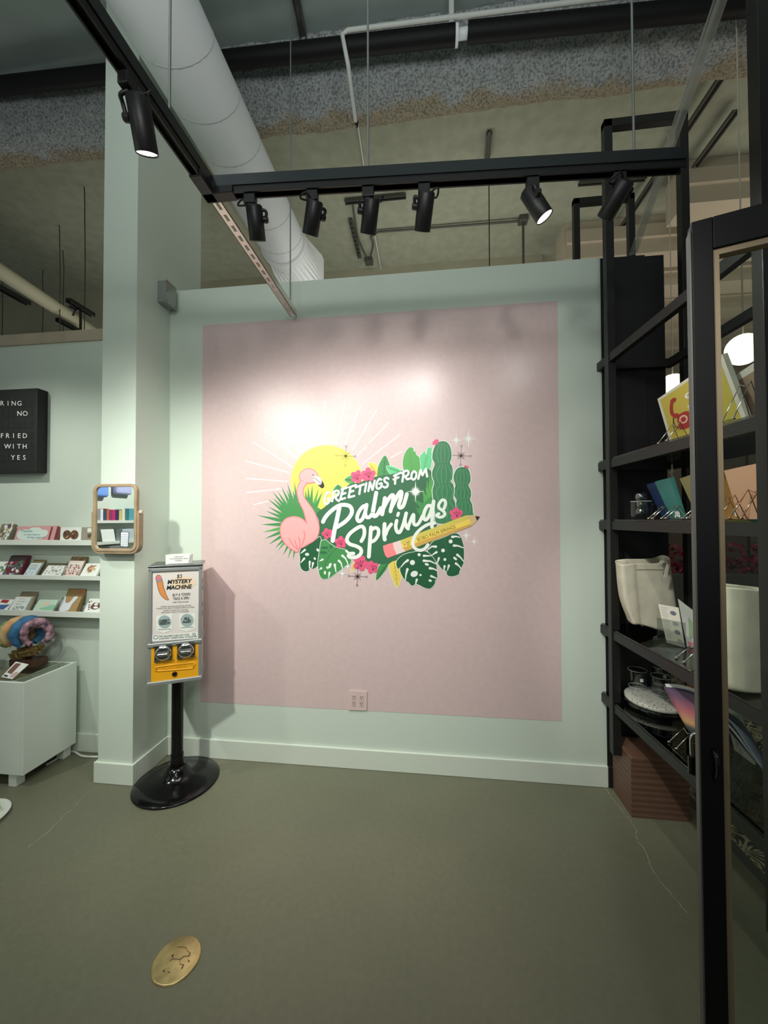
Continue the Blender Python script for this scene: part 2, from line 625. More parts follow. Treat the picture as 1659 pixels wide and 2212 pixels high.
# rough sprayed beam across the ceiling
def rough_beam():
    mb = MB()
    m = mat('sprayed_fireproofing', (150, 152, 148), 0.95, bump=1.0, bscale=60)
    nt = m.node_tree
    bs = nt.nodes['Principled BSDF']
    tc = nt.nodes.new('ShaderNodeTexCoord')
    sp = nt.nodes.new('ShaderNodeSeparateXYZ')
    nt.links.new(tc.outputs['Object'], sp.inputs[0])
    nz = nt.nodes.new('ShaderNodeTexNoise')
    nz.inputs['Scale'].default_value = 4.0
    nz.inputs['Detail'].default_value = 8
    nt.links.new(tc.outputs['Object'], nz.inputs['Vector'])
    ad = nt.nodes.new('ShaderNodeMath')
    ad.operation = 'MULTIPLY_ADD'
    ad.inputs[1].default_value = 0.32
    nt.links.new(nz.outputs['Fac'], ad.inputs[0])
    nt.links.new(sp.outputs[1], ad.inputs[2])
    rp = nt.nodes.new('ShaderNodeMapRange')     # over-spray of pale paint on the front, bare brown spray behind
    rp.inputs[1].default_value = 2.94
    rp.inputs[2].default_value = 3.0
    nt.links.new(ad.outputs[0], rp.inputs[0])
    mx = nt.nodes.new('ShaderNodeMixRGB')
    mx.inputs[1].default_value = lin((158, 163, 163))
    mx.inputs[2].default_value = lin((150, 142, 122))
    nt.links.new(rp.outputs[0], mx.inputs[0])
    sk = nt.nodes.new('ShaderNodeTexNoise')
    sk.inputs['Scale'].default_value = 70
    sk.inputs['Detail'].default_value = 3
    nt.links.new(tc.outputs['Object'], sk.inputs['Vector'])
    cr = nt.nodes.new('ShaderNodeValToRGB')
    cr.color_ramp.elements[0].position = 0.36
    cr.color_ramp.elements[0].color = (0.45, 0.45, 0.45, 1)
    cr.color_ramp.elements[1].position = 0.56
    cr.color_ramp.elements[1].color = (1, 1, 1, 1)
    nt.links.new(sk.outputs['Fac'], cr.inputs['Fac'])
    m2 = nt.nodes.new('ShaderNodeMixRGB')
    m2.blend_type = 'MULTIPLY'
    m2.inputs[0].default_value = 1
    nt.links.new(mx.outputs[0], m2.inputs[1])
    nt.links.new(cr.outputs[0], m2.inputs[2])
    nt.links.new(m2.outputs[0], bs.inputs['Base Color'])
    # section from the front of the ceiling, down and under, back up
    sec = [(2.56, 4.91), (2.58, 4.84), (2.62, 4.76), (2.66, 4.68), (2.72, 4.62), (2.79, 4.585), (2.86, 4.57), (2.92, 4.585), (2.96, 4.62), (2.98, 4.70), (2.99, 4.80), (3.0, 4.91)]
    sec = smooth(sec, False, 4)
    xs = [-6.5 + i * 0.03 for i in range(int(10.5 / 0.03) + 1)]
    vs, fs = [], []
    for x in xs:
        for (y, z) in sec:
            p = Vector((x, y, z))
            n1 = noise.noise(p * 2.1) * 0.03 + noise.noise(p * 9) * 0.018 + noise.noise(p * 16) * 0.012
            vs.append(p + Vector((0, -0.4, -1)) * n1 + Vector((0, noise.noise(p * 14 + Vector((7, 3, 1))) * 0.010, 0)))
    k = len(sec)
    for i in range(len(xs) - 1):
        for j in range(k - 1):
            fs.append((i * k + j, (i + 1) * k + j, (i + 1) * k + j + 1, i * k + j + 1))
    mb.add(vs, fs, m, True)
    return mb.build('ceiling_beam')


struct(rough_beam(), 'rough sprayed beam running across the ceiling', 'beam')

# hairline cracks in the concrete: real shallow filler lines, part of the floor
ck = MB()
M_crack = mat('pale_crack_filler', (176, 172, 158), 0.6)
fz = lambda x, y: atZ(x, y, 0.0012)
for pts in ([(1308, 1702), (1322, 1722), (1340, 1745), (1358, 1768), (1373, 1790), (1375, 1812), (1397, 1842), (1404, 1868), (1420, 1895), (1445, 1925), (1470, 1955), (1484, 1972)],
            [(208, 1700), (178, 1722), (160, 1745), (140, 1760), (118, 1782), (100, 1800), (60, 1830)]):
    jit = [(x + random.uniform(-1.5, 1.5), y) for x, y in smooth(pts, False, 4)]
    for i in range(len(jit) - 1):
        a, c = fz(*jit[i]), fz(*jit[i + 1])
        d = (c - a).normalized()
        s = Vector((-d.y, d.x, 0)) * random.choice([0.0006, 0.0010, 0.0013])
        ck.add([a - s, a + s, c + s, c - s], [(0, 1, 2, 3)], M_crack)
fl = bpy.data.objects['floor']
o = ck.build('floor_crack', fl)
o['label'] = 'pale hairline cracks'
# ------------------------------------------------------------------ the mural
MU = thing('wall_mural', 'square pink wall mural with flamingo, sun, cactus and Palm Springs lettering', 'mural', (-0.35, D, 1.55))
MUL = [0]


def wallmap(ox, oy, s, k):
    """zoom coordinates -> the plaster plane, k paint layers out"""
    yy = D - 0.0013 - 0.00013 * k

    def f(x, y):
        return atY(ox + x / s, oy + y / s, yy)
    return f


def A(k): return wallmap(520, 860, 3.0722, k)
def B_(k): return wallmap(680, 1000, 5.53, k)
def C_(k): return wallmap(540, 1000, 7.213, k)
def D_(k): return wallmap(820, 920, 6.9125, k)
def E_(k): return wallmap(820, 1090, 6.9125, k)
def G_(k): return wallmap(640, 1130, 7.541, k)


def paint(name, rgb):
    return mat('mural_' + name, rgb, 0.45)


P_white = paint('white', (232, 236, 230))
P_yel = paint('sun_yellow', (250, 228, 96))
P_dk = paint('deep_green', (52, 106, 72))
P_dk2 = paint('forest_green', (34, 92, 58))
P_md = paint('leaf_green', (70, 142, 80))
P_lt = paint('bright_green', (88, 164, 84))
P_mint = paint('mint_green', (104, 202, 142))
P_cac = paint('cactus_green', (58, 126, 84))
P_rib = paint('cactus_rib', (104, 170, 116))
P_fl = paint('flamingo_pink', (244, 172, 172))
P_fld = paint('flamingo_outline', (232, 128, 134))
P_hib = paint('hibiscus_pink', (228, 88, 128))
P_bk = paint('black', (34, 26, 24))
P_gold = paint('pencil_yellow', (240, 208, 92))
P_ol = paint('pencil_olive', (212, 194, 92))
P_oc = paint('pencil_ochre', (206, 164, 84))
P_tan = paint('pencil_wood', (214, 184, 132))
P_er = paint('eraser_pink', (246, 136, 138))
P_fer = paint('ferrule', (234, 208, 204))
P_bone = paint('beak', (240, 214, 212))
P_lem = paint('yellow_leaf', (228, 206, 98))
P_lemd = paint('yellow_leaf_vein', (206, 158, 72))

b = MB()
yp = D - 0.0012
b.add([(-1.459, yp, .343), (.738, yp, .348), (.742, yp, 2.769), (-1.459, yp, 2.764)], [(0, 1, 2, 3)], M_pink)
b.build('pink_background', MU)

# rays
b = MB()
w = A(1)
for p, q in [((557, 20), (559, 300)), ((440, 40), (502, 312)), ((340, 70), (452, 332)), ((250, 137), (408, 376)), ((158, 205), (378, 408)), ((85, 295), (350, 460)), ((35, 418), (320, 495)), ((38, 533), (308, 553)), ((40, 627), (270, 602)), ((85, 708), (180, 684)), ((688, 40), (632, 305)), ((795, 50), (692, 310)), ((905, 75), (828, 195)), ((833, 195), (740, 345)), ((985, 155), (850, 300)), ((835, 320), (770, 385)), ((1058, 240), (808, 437)), ((1072, 352), (992, 396))]:
    mid = (p[0] * .62 + q[0] * .38 + random.uniform(-2, 2), p[1] * .62 + q[1] * .38)
    b.stroke([p, mid, q], 6.5, w, P_white)
b.build('sun_rays', MU)
MB().disc((570, 550), 238, A(2), P_yel, ry=238, n=64).build('sun_disc', MU)

# fan palm behind the flamingo
b = MB()
w = C_(3)
for tip in [(110, 815), (170, 960), (195, 1080), (220, 1185), (290, 1272), (390, 1328), (430, 1370), (510, 1445), (590, 1492), (670, 1510), (250, 748), (285, 680), (275, 555), (350, 540), (345, 440), (425, 435), (485, 362), (570, 410), (580, 310), (665, 398), (690, 275), (905, 345), (975, 320), (1075, 380), (1135, 435), (855, 400)]:
    c = (770, 960) if tip[0] < 800 else (930, 900)
    dx, dy = c[0] - tip[0], c[1] - tip[1]
    l = math.hypot(dx, dy)
    nx, ny = -dy / l, dx / l
    m_ = P_md if (tip[0] + tip[1]) % 3 else P_lt
    b.poly([tip, (tip[0] + dx * .45 + nx * 26, tip[1] + dy * .45 + ny * 26), (c[0] + nx * 34, c[1] + ny * 34), (c[0] - nx * 34, c[1] - ny * 34), (tip[0] + dx * .45 - nx * 26, tip[1] + dy * .45 - ny * 26)], w, m_)
b.blob([(500, 900), (530, 780), (640, 660), (730, 600), (800, 640), (880, 570), (960, 600), (1040, 680), (1110, 740), (1040, 850), (900, 1000), (700, 1050), (560, 1040)], C_(4), P_md)
b.build('palm_frond', MU)


def leaf(name, pts, mk, k, m, vein=None, vm=None, outline=2.0):
    b = MB()
    sp = smooth(pts, True, 4)
    if outline:
        b.stroke(sp, outline * 6, mk(k), P_white, closed=True)
    b.poly(sp, mk(k + 1), m)
    if vein:
        base, tip = vein
        b.stroke([base, tip], 5, mk(k + 2), vm)
        for t in (.2, .36, .52, .68):
            q = (base[0] + (tip[0] - base[0]) * t, base[1] + (tip[1] - base[1]) * t)
            dx, dy = tip[0] - base[0], tip[1] - base[1]
            for s in (1, -1):
                b.stroke([q, (q[0] + dx * .15 - s * dy * .15, q[1] + dy * .15 + s * dx * .15)], [4, 1], mk(k + 2), vm)
    return b.build(name, MU)


leaf('leaf', [(957, 380), (985, 430), (991, 480), (985, 530), (915, 530), (908, 480), (922, 430)], A, 3, P_md, ((950, 520), (957, 395)), P_dk, .7)
leaf('leaf', [(966, 452), (1005, 452), (1045, 468), (1085, 492), (1050, 505), (1010, 515), (982, 490)], A, 4, P_mint, ((1060, 490), (975, 460)), P_md, .7)
leaf('leaf', [(450, 318), (500, 333), (512, 385), (530, 375), (550, 430), (590, 470), (602, 560), (595, 690), (440, 690), (365, 660), (345, 560), (362, 450), (400, 370)], D_, 4, P_lt, ((480, 670), (450, 360)), P_md, 1.5)
leaf('leaf', [(600, 470), (640, 410), (672, 375), (700, 430), (715, 340), (778, 322), (772, 400), (792, 402), (775, 560), (740, 660), (610, 670)], D_, 3, P_mint, ((660, 660), (715, 400)), P_md, 1.5)
leaf('leaf', [(848, 430), (880, 430), (908, 445), (912, 520), (880, 500), (858, 470)], A, 3, P_lem, ((905, 510), (858, 438)), P_lemd, .6)
leaf('leaf', [(688, 540), (735, 512), (760, 540), (745, 570), (715, 566)], A, 3, P_lt, ((750, 545), (695, 541)), P_dk, .6)
leaf('leaf', [(614, 610), (645, 574), (676, 604), (660, 630), (630, 630)], A, 3, P_md, ((648, 630), (645, 582)), P_dk, .6)

# dark painted ground behind the lettering
b = MB()
pts = [(505, 765), (560, 720), (640, 650), (720, 572), (800, 555), (900, 520), (1000, 505), (1090, 480), (1180, 495), (1262, 482), (1290, 700), (1300, 860), (1270, 960), (1230, 1010), (1090, 1080), (1000, 1100), (900, 1100), (840, 1085), (740, 1060), (700, 1010), (620, 985), (560, 965), (500, 950), (470, 940), (505, 870), (520, 820)]
b.poly(smooth(pts, True, 4), A(6), P_dk)
b.build('green_ground', MU)

# agave
b = MB()
w = D_(7)
for tip, c0, c1 in [((735, 690), (740, 1150), (830, 1100)), ((705, 800), (700, 1160), (790, 1140)), ((690, 900), (690, 1180), (770, 1160)), ((640, 930), (660, 1180), (760, 1200)), ((490, 1080), (620, 1240), (700, 1180)), ((530, 1218), (600, 1290), (680, 1240)), ((545, 1262), (600, 1330), (690, 1280)), ((560, 1130), (640, 1240), (700, 1190)), ((650, 1050), (680, 1240), (760, 1200)), ((740, 900), (740, 1200), (830, 1200)), ((770, 700), (770, 1200), (850, 1150))]:
    b.poly([tip, c0, c1], w, P_lt if tip[0] > 600 else P_md)
b.poly(smooth([(640, 1180), (760, 1060), (840, 1100), (850, 1300), (700, 1400), (620, 1330)], True, 3), w, P_md)
for p, q in [((735, 760), (770, 900)), ((715, 900), (745, 1000)), ((690, 1000), (740, 1120)), ((600, 1090), (660, 1160)), ((620, 1000), (690, 1110)), ((560, 1220), (620, 1260))]:
    b.stroke([p, q], [8, 2], D_(8), P_dk)
b.build('agave', MU)


def cactus(pts, ribs, flower, k):
    b = MB()
    sp = smooth(pts, True, 4)
    b.stroke(sp, 20, D_(k), P_white, closed=True)
    b.poly(sp, D_(k + 1), P_cac)
    for r in ribs:
        b.stroke(smooth(r, False, 5), 6, D_(k + 2), P_rib)
    o = b.build('cactus', MU)
    f = MB()
    f.poly(flower, D_(k + 2), P_hib)
    f.build('cactus_flower', o)
    return o


tall = [(935, 228), (1000, 240), (1050, 300), (1072, 390), (1072, 480), (1052, 550), (1085, 610), (1092, 700), (1084, 790), (1062, 830), (1100, 880), (1112, 980), (1100, 1080), (1130, 1150), (1130, 1320), (1080, 1440), (850, 1450), (828, 1300), (805, 1150), (795, 1050), (790, 950), (815, 850), (787, 760), (785, 680), (822, 570), (790, 500), (790, 420), (812, 330), (862, 250)]
ribs = []
for (x0, x1, y0, y1) in [(862, 1030, 262, 550), (860, 1060, 580, 860), (860, 1080, 880, 1100), (870, 1090, 1120, 1380)]:
    for t in (0, .33, .66, 1):
        bx = x0 + (x1 - x0) * t
        cx = (x0 + x1) / 2
        ribs.append([(cx + (bx - cx) * .55, y0), (bx - (cx - bx) * .12, (y0 + y1) / 2), (cx + (bx - cx) * .75, y1)])
small = [(1235, 615), (1300, 625), (1340, 680), (1358, 770), (1352, 840), (1326, 885), (1360, 960), (1366, 1040), (1350, 1100), (1380, 1170), (1392, 1280), (1380, 1350), (1140, 1360), (1120, 1240), (1150, 1110), (1112, 1040), (1112, 960), (1132, 885), (1107, 800), (1110, 730), (1140, 660), (1180, 625)]
ribs2 = []
for (x0, x1, y0, y1) in [(1155, 1315, 650, 880), (1155, 1325, 900, 1095), (1170, 1345, 1120, 1320)]:
    for t in (0, .33, .66, 1):
        bx = x0 + (x1 - x0) * t
        cx = (x0 + x1) / 2
        ribs2.append([(cx + (bx - cx) * .55, y0), (bx - (cx - bx) * .12, (y0 + y1) / 2), (cx + (bx - cx) * .75, y1)])
cactus(small, ribs2, [(1262, 612), (1268, 592), (1285, 588), (1298, 596), (1326, 600), (1330, 612), (1322, 632), (1300, 634)], 7)
cactus(tall, ribs, [(778, 268), (800, 252), (790, 230), (815, 228), (812, 205), (836, 210), (850, 186), (862, 206), (888, 212), (880, 240), (868, 272), (830, 284)], 9)


def monstera(pts, mk, k, m, holes, slots, vein, vm):
    b = MB()
    sp = smooth(pts, True, 4)
    b.stroke(sp, 14, mk(k), P_white, closed=True)
    b.poly(sp, mk(k + 1), m)
    for h in holes:
        b.disc((h[0], h[1]), h[2], mk(k + 2), P_white, ry=h[3] if len(h) > 3 else h[2], rot=h[4] if len(h) > 4 else 0)
    for s in slots:
        b.stroke(s, [14, 22, 38][-len(s):] if len(s) == 3 else [10, 34], mk(k + 2), P_white)
    if vein:
        b.stroke(smooth(vein, False, 4), 9, mk(k + 2), vm)
    return b.build('monstera_leaf', MU)


monstera([(800, 1330), (900, 1275), (1020, 1200), (1090, 1150), (1110, 1250), (1095, 1400), (1070, 1500), (1060, 1590), (1010, 1640), (960, 1650), (930, 1610), (920, 1670), (870, 1690), (810, 1660), (780, 1590), (780, 1480), (772, 1400)], C_, 8, P_dk2,
         [(890, 1425, 32, 24), (1055, 1355, 18, 26, -.5), (1010, 1490, 16, 22, -.4)], [[(790, 1410), (855, 1355)], [(790, 1555), (845, 1490)], [(925, 1640), (932, 1540)], [(965, 1640), (982, 1560)]], None, None)
monstera([(1110, 1220), (1180, 1200), (1240, 1250), (1350, 1320), (1480, 1350), (1560, 1420), (1570, 1560), (1450, 1640), (1340, 1720), (1240, 1790), (1140, 1810), (1090, 1760), (1070, 1680), (1058, 1580), (1070, 1450), (1090, 1330)], C_, 11, P_md,
         [(1245, 1600, 22, 45, .4), (1168, 1710, 17, 30), (1205, 1632, 14, 22, -.5)], [[(1085, 1530), (1130, 1505)], [(1080, 1665), (1110, 1640)], [(1340, 1700), (1330, 1640), (1320, 1585)], [(1440, 1640), (1420, 1560), (1385, 1525)], [(1530, 1580), (1490, 1490), (1440, 1445)], [(1570, 1450), (1500, 1370)], [(1225, 1790), (1238, 1710)]], [(1350, 1330), (1230, 1460), (1160, 1610)], P_dk)
b = MB()
for x, y, rx, ry, r in [(1160, 1322, 62, 20, 0), (1262, 1308, 20, 32, -.4), (1145, 1398, 60, 22, .05), (1226, 1368, 9, 14, 0)]:
    b.disc((x, y), rx, C_(14), P_dk, ry=ry, rot=r)
b.build('leaf_openings', MU)
monstera([(880, 520), (960, 490), (1080, 440), (1150, 430), (1210, 480), (1240, 560), (1258, 650), (1258, 850), (1240, 900), (1215, 955), (1195, 990), (1180, 1040), (1100, 1070), (1030, 1065), (1000, 1030), (1000, 995), (930, 960), (870, 880), (850, 860), (790, 780), (720, 690), (790, 560)], E_, 9, P_dk2,
         [(1060, 550, 30), (947, 685, 28), (975, 820, 22), (1128, 805, 34, 18, .7)], [[(1200, 490), (1140, 475), (1085, 482)], [(1250, 645), (1170, 615), (1110, 612)], [(1255, 850), (1210, 790), (1160, 750)], [(1215, 955), (1180, 910), (1140, 880)], [(730, 665), (780, 625), (840, 628)], [(780, 755), (850, 710)], [(860, 880), (885, 800)], [(960, 985), (970, 920)], [(1012, 985), (1034, 910)]], [(960, 510), (1030, 740), (1095, 945)], P_dk)
monstera([(560, 700), (640, 690), (720, 715), (790, 780), (840, 870), (855, 980), (862, 1100), (830, 1130), (825, 1180), (760, 1250), (680, 1245), (560, 1185), (530, 1190), (480, 1210), (430, 1160), (380, 1130), (330, 1050), (305, 980), (310, 930), (280, 960), (250, 900), (270, 820), (380, 740)], E_, 12, P_dk2,
         [(490, 865, 38), (590, 748, 23), (517, 1035, 56, 44, -.4), (610, 1052, 19, 15), (705, 893, 32, 18, .3), (755, 1135, 26, 18, .4)], [[(320, 930), (370, 870), (420, 832)], [(780, 765), (660, 765)], [(840, 885), (760, 845), (660, 838)], [(855, 985), (810, 960), (750, 950)], [(860, 1105), (770, 1068)], [(385, 1125), (395, 1040), (415, 965)], [(535, 1195), (555, 1120)]], None, None)
leaf('leaf', [(985, 1085), (975, 1120), (945, 1165), (900, 1210), (902, 1160), (925, 1105)], A, 4, P_md, ((970, 1105), (905, 1200)), P_dk2, .7)
leaf('leaf', [(985, 1100), (1035, 1078), (1055, 1120), (1068, 1180), (1038, 1258), (1005, 1195), (988, 1140)], A, 5, P_lem, ((1020, 1090), (1038, 1240)), P_lemd, .7)
leaf('leaf', [(895, 745), (960, 590), (1020, 575), (960, 700), (905, 800)], G_, 5, P_lem, ((950, 640), (900, 770)), P_lemd, 1.5)

# flamingo
b = MB()
out = [(900, 88), (960, 95), (1020, 130), (1055, 180), (1068, 225), (1040, 290), (1000, 302), (940, 315), (895, 318), (850, 365), (830, 440), (850, 540), (920, 640), (990, 740), (1040, 850), (1072, 950), (1078, 1050), (1050, 1150), (1000, 1210), (920, 1260), (830, 1312), (780, 1330), (740, 1388), (690, 1370), (610, 1320), (540, 1250), (490, 1160), (470, 1060), (480, 970), (530, 895), (600, 850), (700, 835), (790, 858), (850, 900), (878, 930), (862, 860), (830, 740), (780, 640), (742, 520), (730, 430), (750, 350), (785, 282), (766, 220), (782, 160), (832, 110)]
sp = smooth(out, True, 4)
b.poly(sp, C_(15), P_fl)
b.stroke(sp, 14, C_(16), P_fld, closed=True)
b.stroke(smooth([(862, 860), (880, 920), (884, 950)], False, 4), 12, C_(16), P_fld)
b.stroke(smooth([(785, 282), (800, 275), (830, 280)], False, 4), 9, C_(16), P_fld)
b.stroke(smooth([(870, 290), (890, 312), (940, 318)], False, 4), 9, C_(16), P_fld)
fs_ = b.build('flamingo', MU)
b = MB()
for s in ([(840, 1060), (852, 1130), (835, 1210), (805, 1295)], [(755, 1160), (778, 1230), (768, 1335)], [(697, 1205), (718, 1270), (745, 1340)], [(612, 1180), (660, 1270), (735, 1350)]):
    b.stroke(smooth(s, False, 4), 15, C_(17), P_fld)
b.build('wing_feathers', fs_)
b = MB()
b.blob([(970, 218), (1020, 208), (1070, 214), (1105, 245), (1130, 290), (1112, 338), (1052, 332), (1005, 285)], C_(17), P_bone)
b.blob([(1118, 272), (1148, 320), (1156, 355), (1140, 388), (1105, 386), (1058, 338), (1095, 342), (1118, 318)], C_(18), P_bk)
b.stroke(smooth([(975, 226), (1040, 260), (1110, 328)], False, 4), 7, C_(19), P_bk)
b.build('beak', fs_)
MB().disc((985, 187), 10, C_(17), P_bk).build('eye', fs_)


# hibiscus flowers
def hib(c, r, mk, k, rot, tilt, half=None):
    b = MB()
    for i in range(5):
        a = rot + i * 2 * math.pi / 5
        if half and not half(math.cos(a), math.sin(a)):
            continue
        b.disc((c[0] + math.cos(a) * r * .58, c[1] + math.sin(a) * r * .58), r * .46, mk(k), P_hib, ry=r * .40, rot=a)
    b.disc(c, r * .5, mk(k), P_hib)
    e0 = (c[0] + r * .1, c[1] + r * .45)
    for i in range(4):
        a = tilt + (i - 1.5) * .42
        e1 = (e0[0] + math.cos(a) * r * .75, e0[1] + math.sin(a) * r * .75)
        b.stroke([e0, e1], r * .05, mk(k + 1), P_bk)
        b.disc(e1, r * .07, mk(k + 1), P_bk, n=8)
    b.build('hibiscus_flower', MU)


hib((505, 165), 80, B_, 18, -1.3, -2.0)
hib((640, 140), 84, B_, 19, -1.6, -1.8)
hib((150, 845), 66, B_, 18, -1.9, -2.0)
hib((312, 948), 74, B_, 18, -1.6, -1.9)
hib((1048, 655), 125, G_, 18, -1.2, -1.9)
hib((1235, 720), 105, G_, 19, -1.8, -1.2)
hib((1145, 140), 100, E_, 13, -1.57, -1.5)

# pencil
pc = MB()
w = E_(20)
pc.poly([(315, 532), (1290, 160), (1395, 158), (1340, 216), (325, 590)], w, P_ol)
pc.poly([(325, 590), (1340, 216), (1392, 275), (345, 645)], w, P_gold)
pc.poly([(345, 645), (1392, 275), (1375, 320), (390, 698)], w, P_oc)
pc = pc.build('pencil', MU)
MB().poly([(50, 615), (120, 590), (200, 568), (205, 640), (255, 748), (190, 772), (120, 797), (85, 762), (58, 680)], w, P_er).build('eraser', pc)
MB().poly(smooth([(198, 569), (315, 531), (330, 605), (388, 698), (255, 748), (210, 660)], True, 1), w, P_fer).build('ferrule', pc)
MB().poly([(1290, 160), (1400, 156), (1440, 170), (1452, 240), (1390, 305), (1370, 322), (1345, 216)], E_(21), P_tan).poly([(1428, 168), (1497, 182), (1452, 241)], E_(22), P_bk).build('pencil_tip', pc)
b = MB()
an = math.atan2(530 - 325, 1140 - 565)
b.text('BOBO PALM SPRINGS', 575, 553, 56, E_(22), P_bk, ang=an, width=600, bold=-.005)
b.build('pencil_lettering', pc)
MB().text('X', 362, 620, 40, E_(22), P_bk, ang=an).build('pencil_lettering', pc)
b = MB()
b.stroke(smooth([(425, 606), (404, 578), (410, 562), (424, 572), (432, 552), (446, 556), (444, 580), (425, 606)], False, 4), 6, E_(22), P_bk)
b.build('pencil_heart', pc)

# GREETINGS FROM, brush capitals
b = MB()
GW = 26
for s in [[(184, 362), (160, 347), (128, 392), (112, 455), (132, 494), (166, 470), (178, 425), (152, 434)],
          [(226, 348), (208, 458)], [(222, 350), (268, 330), (288, 352), (272, 388), (228, 404)], [(240, 402), (262, 438), (288, 456)],
          [(338, 312), (304, 436)], [(320, 318), (384, 294)], [(318, 376), (366, 360)], [(304, 438), (362, 420)],
          [(428, 285), (404, 410)], [(410, 292), (492, 264)], [(414, 350), (462, 333)], [(404, 412), (472, 394)],
          [(488, 292), (586, 256)], [(546, 272), (532, 372)],
          [(616, 242), (598, 344)],
          [(658, 232), (640, 336)], [(660, 232), (690, 322)], [(690, 322), (716, 212)],
          [(794, 200), (768, 192), (742, 240), (738, 294), (762, 308), (792, 284), (798, 244), (772, 250)],
          [(880, 190), (856, 176), (830, 196), (840, 226), (868, 244), (868, 278), (842, 294), (818, 284)],
          [(966, 140), (958, 250)], [(946, 154), (1028, 116)], [(940, 198), (1000, 172)],
          [(1062, 112), (1046, 224)], [(1040, 122), (1094, 92), (1120, 110), (1108, 146), (1064, 164)], [(1078, 162), (1102, 196), (1138, 186)],
          [(1188, 98), (1162, 122), (1154, 170), (1176, 200), (1204, 178), (1214, 128), (1188, 98)],
          [(1236, 190), (1264, 84)], [(1264, 84), (1286, 148)], [(1286, 148), (1326, 70)], [(1326, 70), (1342, 164)]]:
    b.stroke(smooth(s, False, 4) if len(s) > 3 else s, GW, B_(24), P_white)
b.build('greeting_lettering', MU)

# Palm Springs, brush script
b = MB()
SW = 48
eb = lambda pts: [(774.2 + .8 * x, 497.7 + .8 * y) for x, y in pts]
script = [([(98, 704), (122, 655), (172, 596), (238, 540), (300, 506), (370, 502), (425, 524), (444, 580), (420, 640), (358, 706), (262, 768)], SW),
          ([(292, 540), (268, 660), (236, 800), (214, 930)], 52),
          ([(614, 510), (572, 524), (524, 590), (505, 660), (530, 698), (572, 664), (604, 580), (620, 500)], 44),
          ([(618, 500), (604, 580), (612, 640), (648, 650), (690, 600), (706, 540)], 44),
          ([(734, 356), (716, 460), (694, 580), (704, 634), (744, 620), (790, 540)], SW),
          ([(838, 420), (824, 510), (804, 614)], SW), ([(812, 560), (862, 464), (912, 390), (940, 392), (930, 460), (904, 580)], 44),
          ([(908, 550), (958, 450), (1010, 356), (1036, 350), (1028, 420), (1004, 500), (1020, 536), (1056, 512), (1082, 440), (1100, 372)], 46),
          ([(556, 935), (588, 868), (590, 790), (556, 758), (490, 788), (412, 852), (384, 920), (416, 968), (494, 994), (548, 1028), (552, 1078), (508, 1120), (440, 1130), (404, 1112), (420, 1086), (462, 1082)], 44),
          ([(672, 770), (662, 900), (652, 1030), (646, 1120)], 46), ([(676, 800), (724, 774), (760, 800), (756, 862), (716, 922), (672, 944)], 42),
          ([(834, 730), (828, 840), (836, 916)], 46), ([(846, 858), (872, 790), (914, 732)], 40),
          ([(1000, 600), (990, 628)], 36),
          (eb([(255, 240), (240, 330), (262, 405), (300, 412), (338, 340), (372, 232), (398, 128)]), 42),
          (eb([(398, 128), (380, 240), (400, 330), (428, 362)]), 40), (eb([(425, 340), (462, 240), (505, 150), (508, 230), (512, 285), (545, 306), (590, 270), (640, 170)]), 40),
          (eb([(772, 20), (715, 22), (668, 110), (658, 190), (684, 228), (724, 196), (764, 110), (792, 0)]), 42),
          (eb([(806, -50), (794, 90), (784, 230), (782, 335)]), 42),
          (eb([(825, 276), (740, 290), (640, 345), (555, 425), (505, 520), (500, 610), (545, 666), (615, 682), (680, 655), (720, 600)]), 38),
          (eb([(962, 62), (985, -10), (972, -62), (928, -64), (884, 0), (890, 52), (950, 96), (976, 142), (942, 180), (886, 186), (852, 158), (884, 136)]), 36)]
for s, ww in script:
    b.stroke(smooth(s, False, 5), ww, B_(24), P_white)
b.build('script_lettering', MU)


def sparkle(c, r, mk, k, n=8):
    b = MB()
    for i in range(n):
        a = i * math.pi * 2 / n - math.pi / 2
        l = r * (1.25 if i % (n // 2) == 0 else 1.0 if i % (n // 4) == 0 else .62)
        x, y = math.cos(a), math.sin(a)
        q = r * .11
        b.poly([(c[0] + x * l, c[1] + y * l), (c[0] - y * q, c[1] + x * q), (c[0] + y * q, c[1] - x * q)], mk(k), P_white)
    b.disc(c, r * .16, mk(k), P_white)
    b.build('sparkle', MU)


def starburst(c, r, mk, k):
    b = MB()
    for i in range(16):
        a = i * math.pi / 8 + .05
        l = r if i % 4 == 0 else r * (.6 if i % 2 == 0 else .38)
        e = (c[0] + math.cos(a) * l, c[1] + math.sin(a) * l)
        b.stroke([c, e], r * .035, mk(k), P_bk)
        if i % 4 == 0:
            q = (c[0] + math.cos(a) * l * 1.1, c[1] + math.sin(a) * l * 1.1)
            b.stroke([(q[0] + math.cos(t) * r * .11, q[1] + math.sin(t) * r * .11) for t in [j * math.pi / 6 for j in range(12)]], r * .035, mk(k), P_bk, closed=True)
    b.disc(c, r * .07, mk(k), P_bk)
    b.build('starburst', MU)


sparkle((1160, 620), 60, A, 24, 16)
for c, r in [((1512, 270), 52), ((1430, 280), 40)]:
    sparkle(c, r, A, 4)
for c, r in [((750, 825), 88), ((838, 705), 76)]:
    sparkle(c, r, G_, 16)
for c, r in [((1293, 460), 82), ((1410, 552), 70)]:
    sparkle(c, r, E_, 4)
starburst((697, 384), 58, A, 6)
starburst((1462, 382), 58, A, 6)
starburst((775, 1183), 54, A, 22)

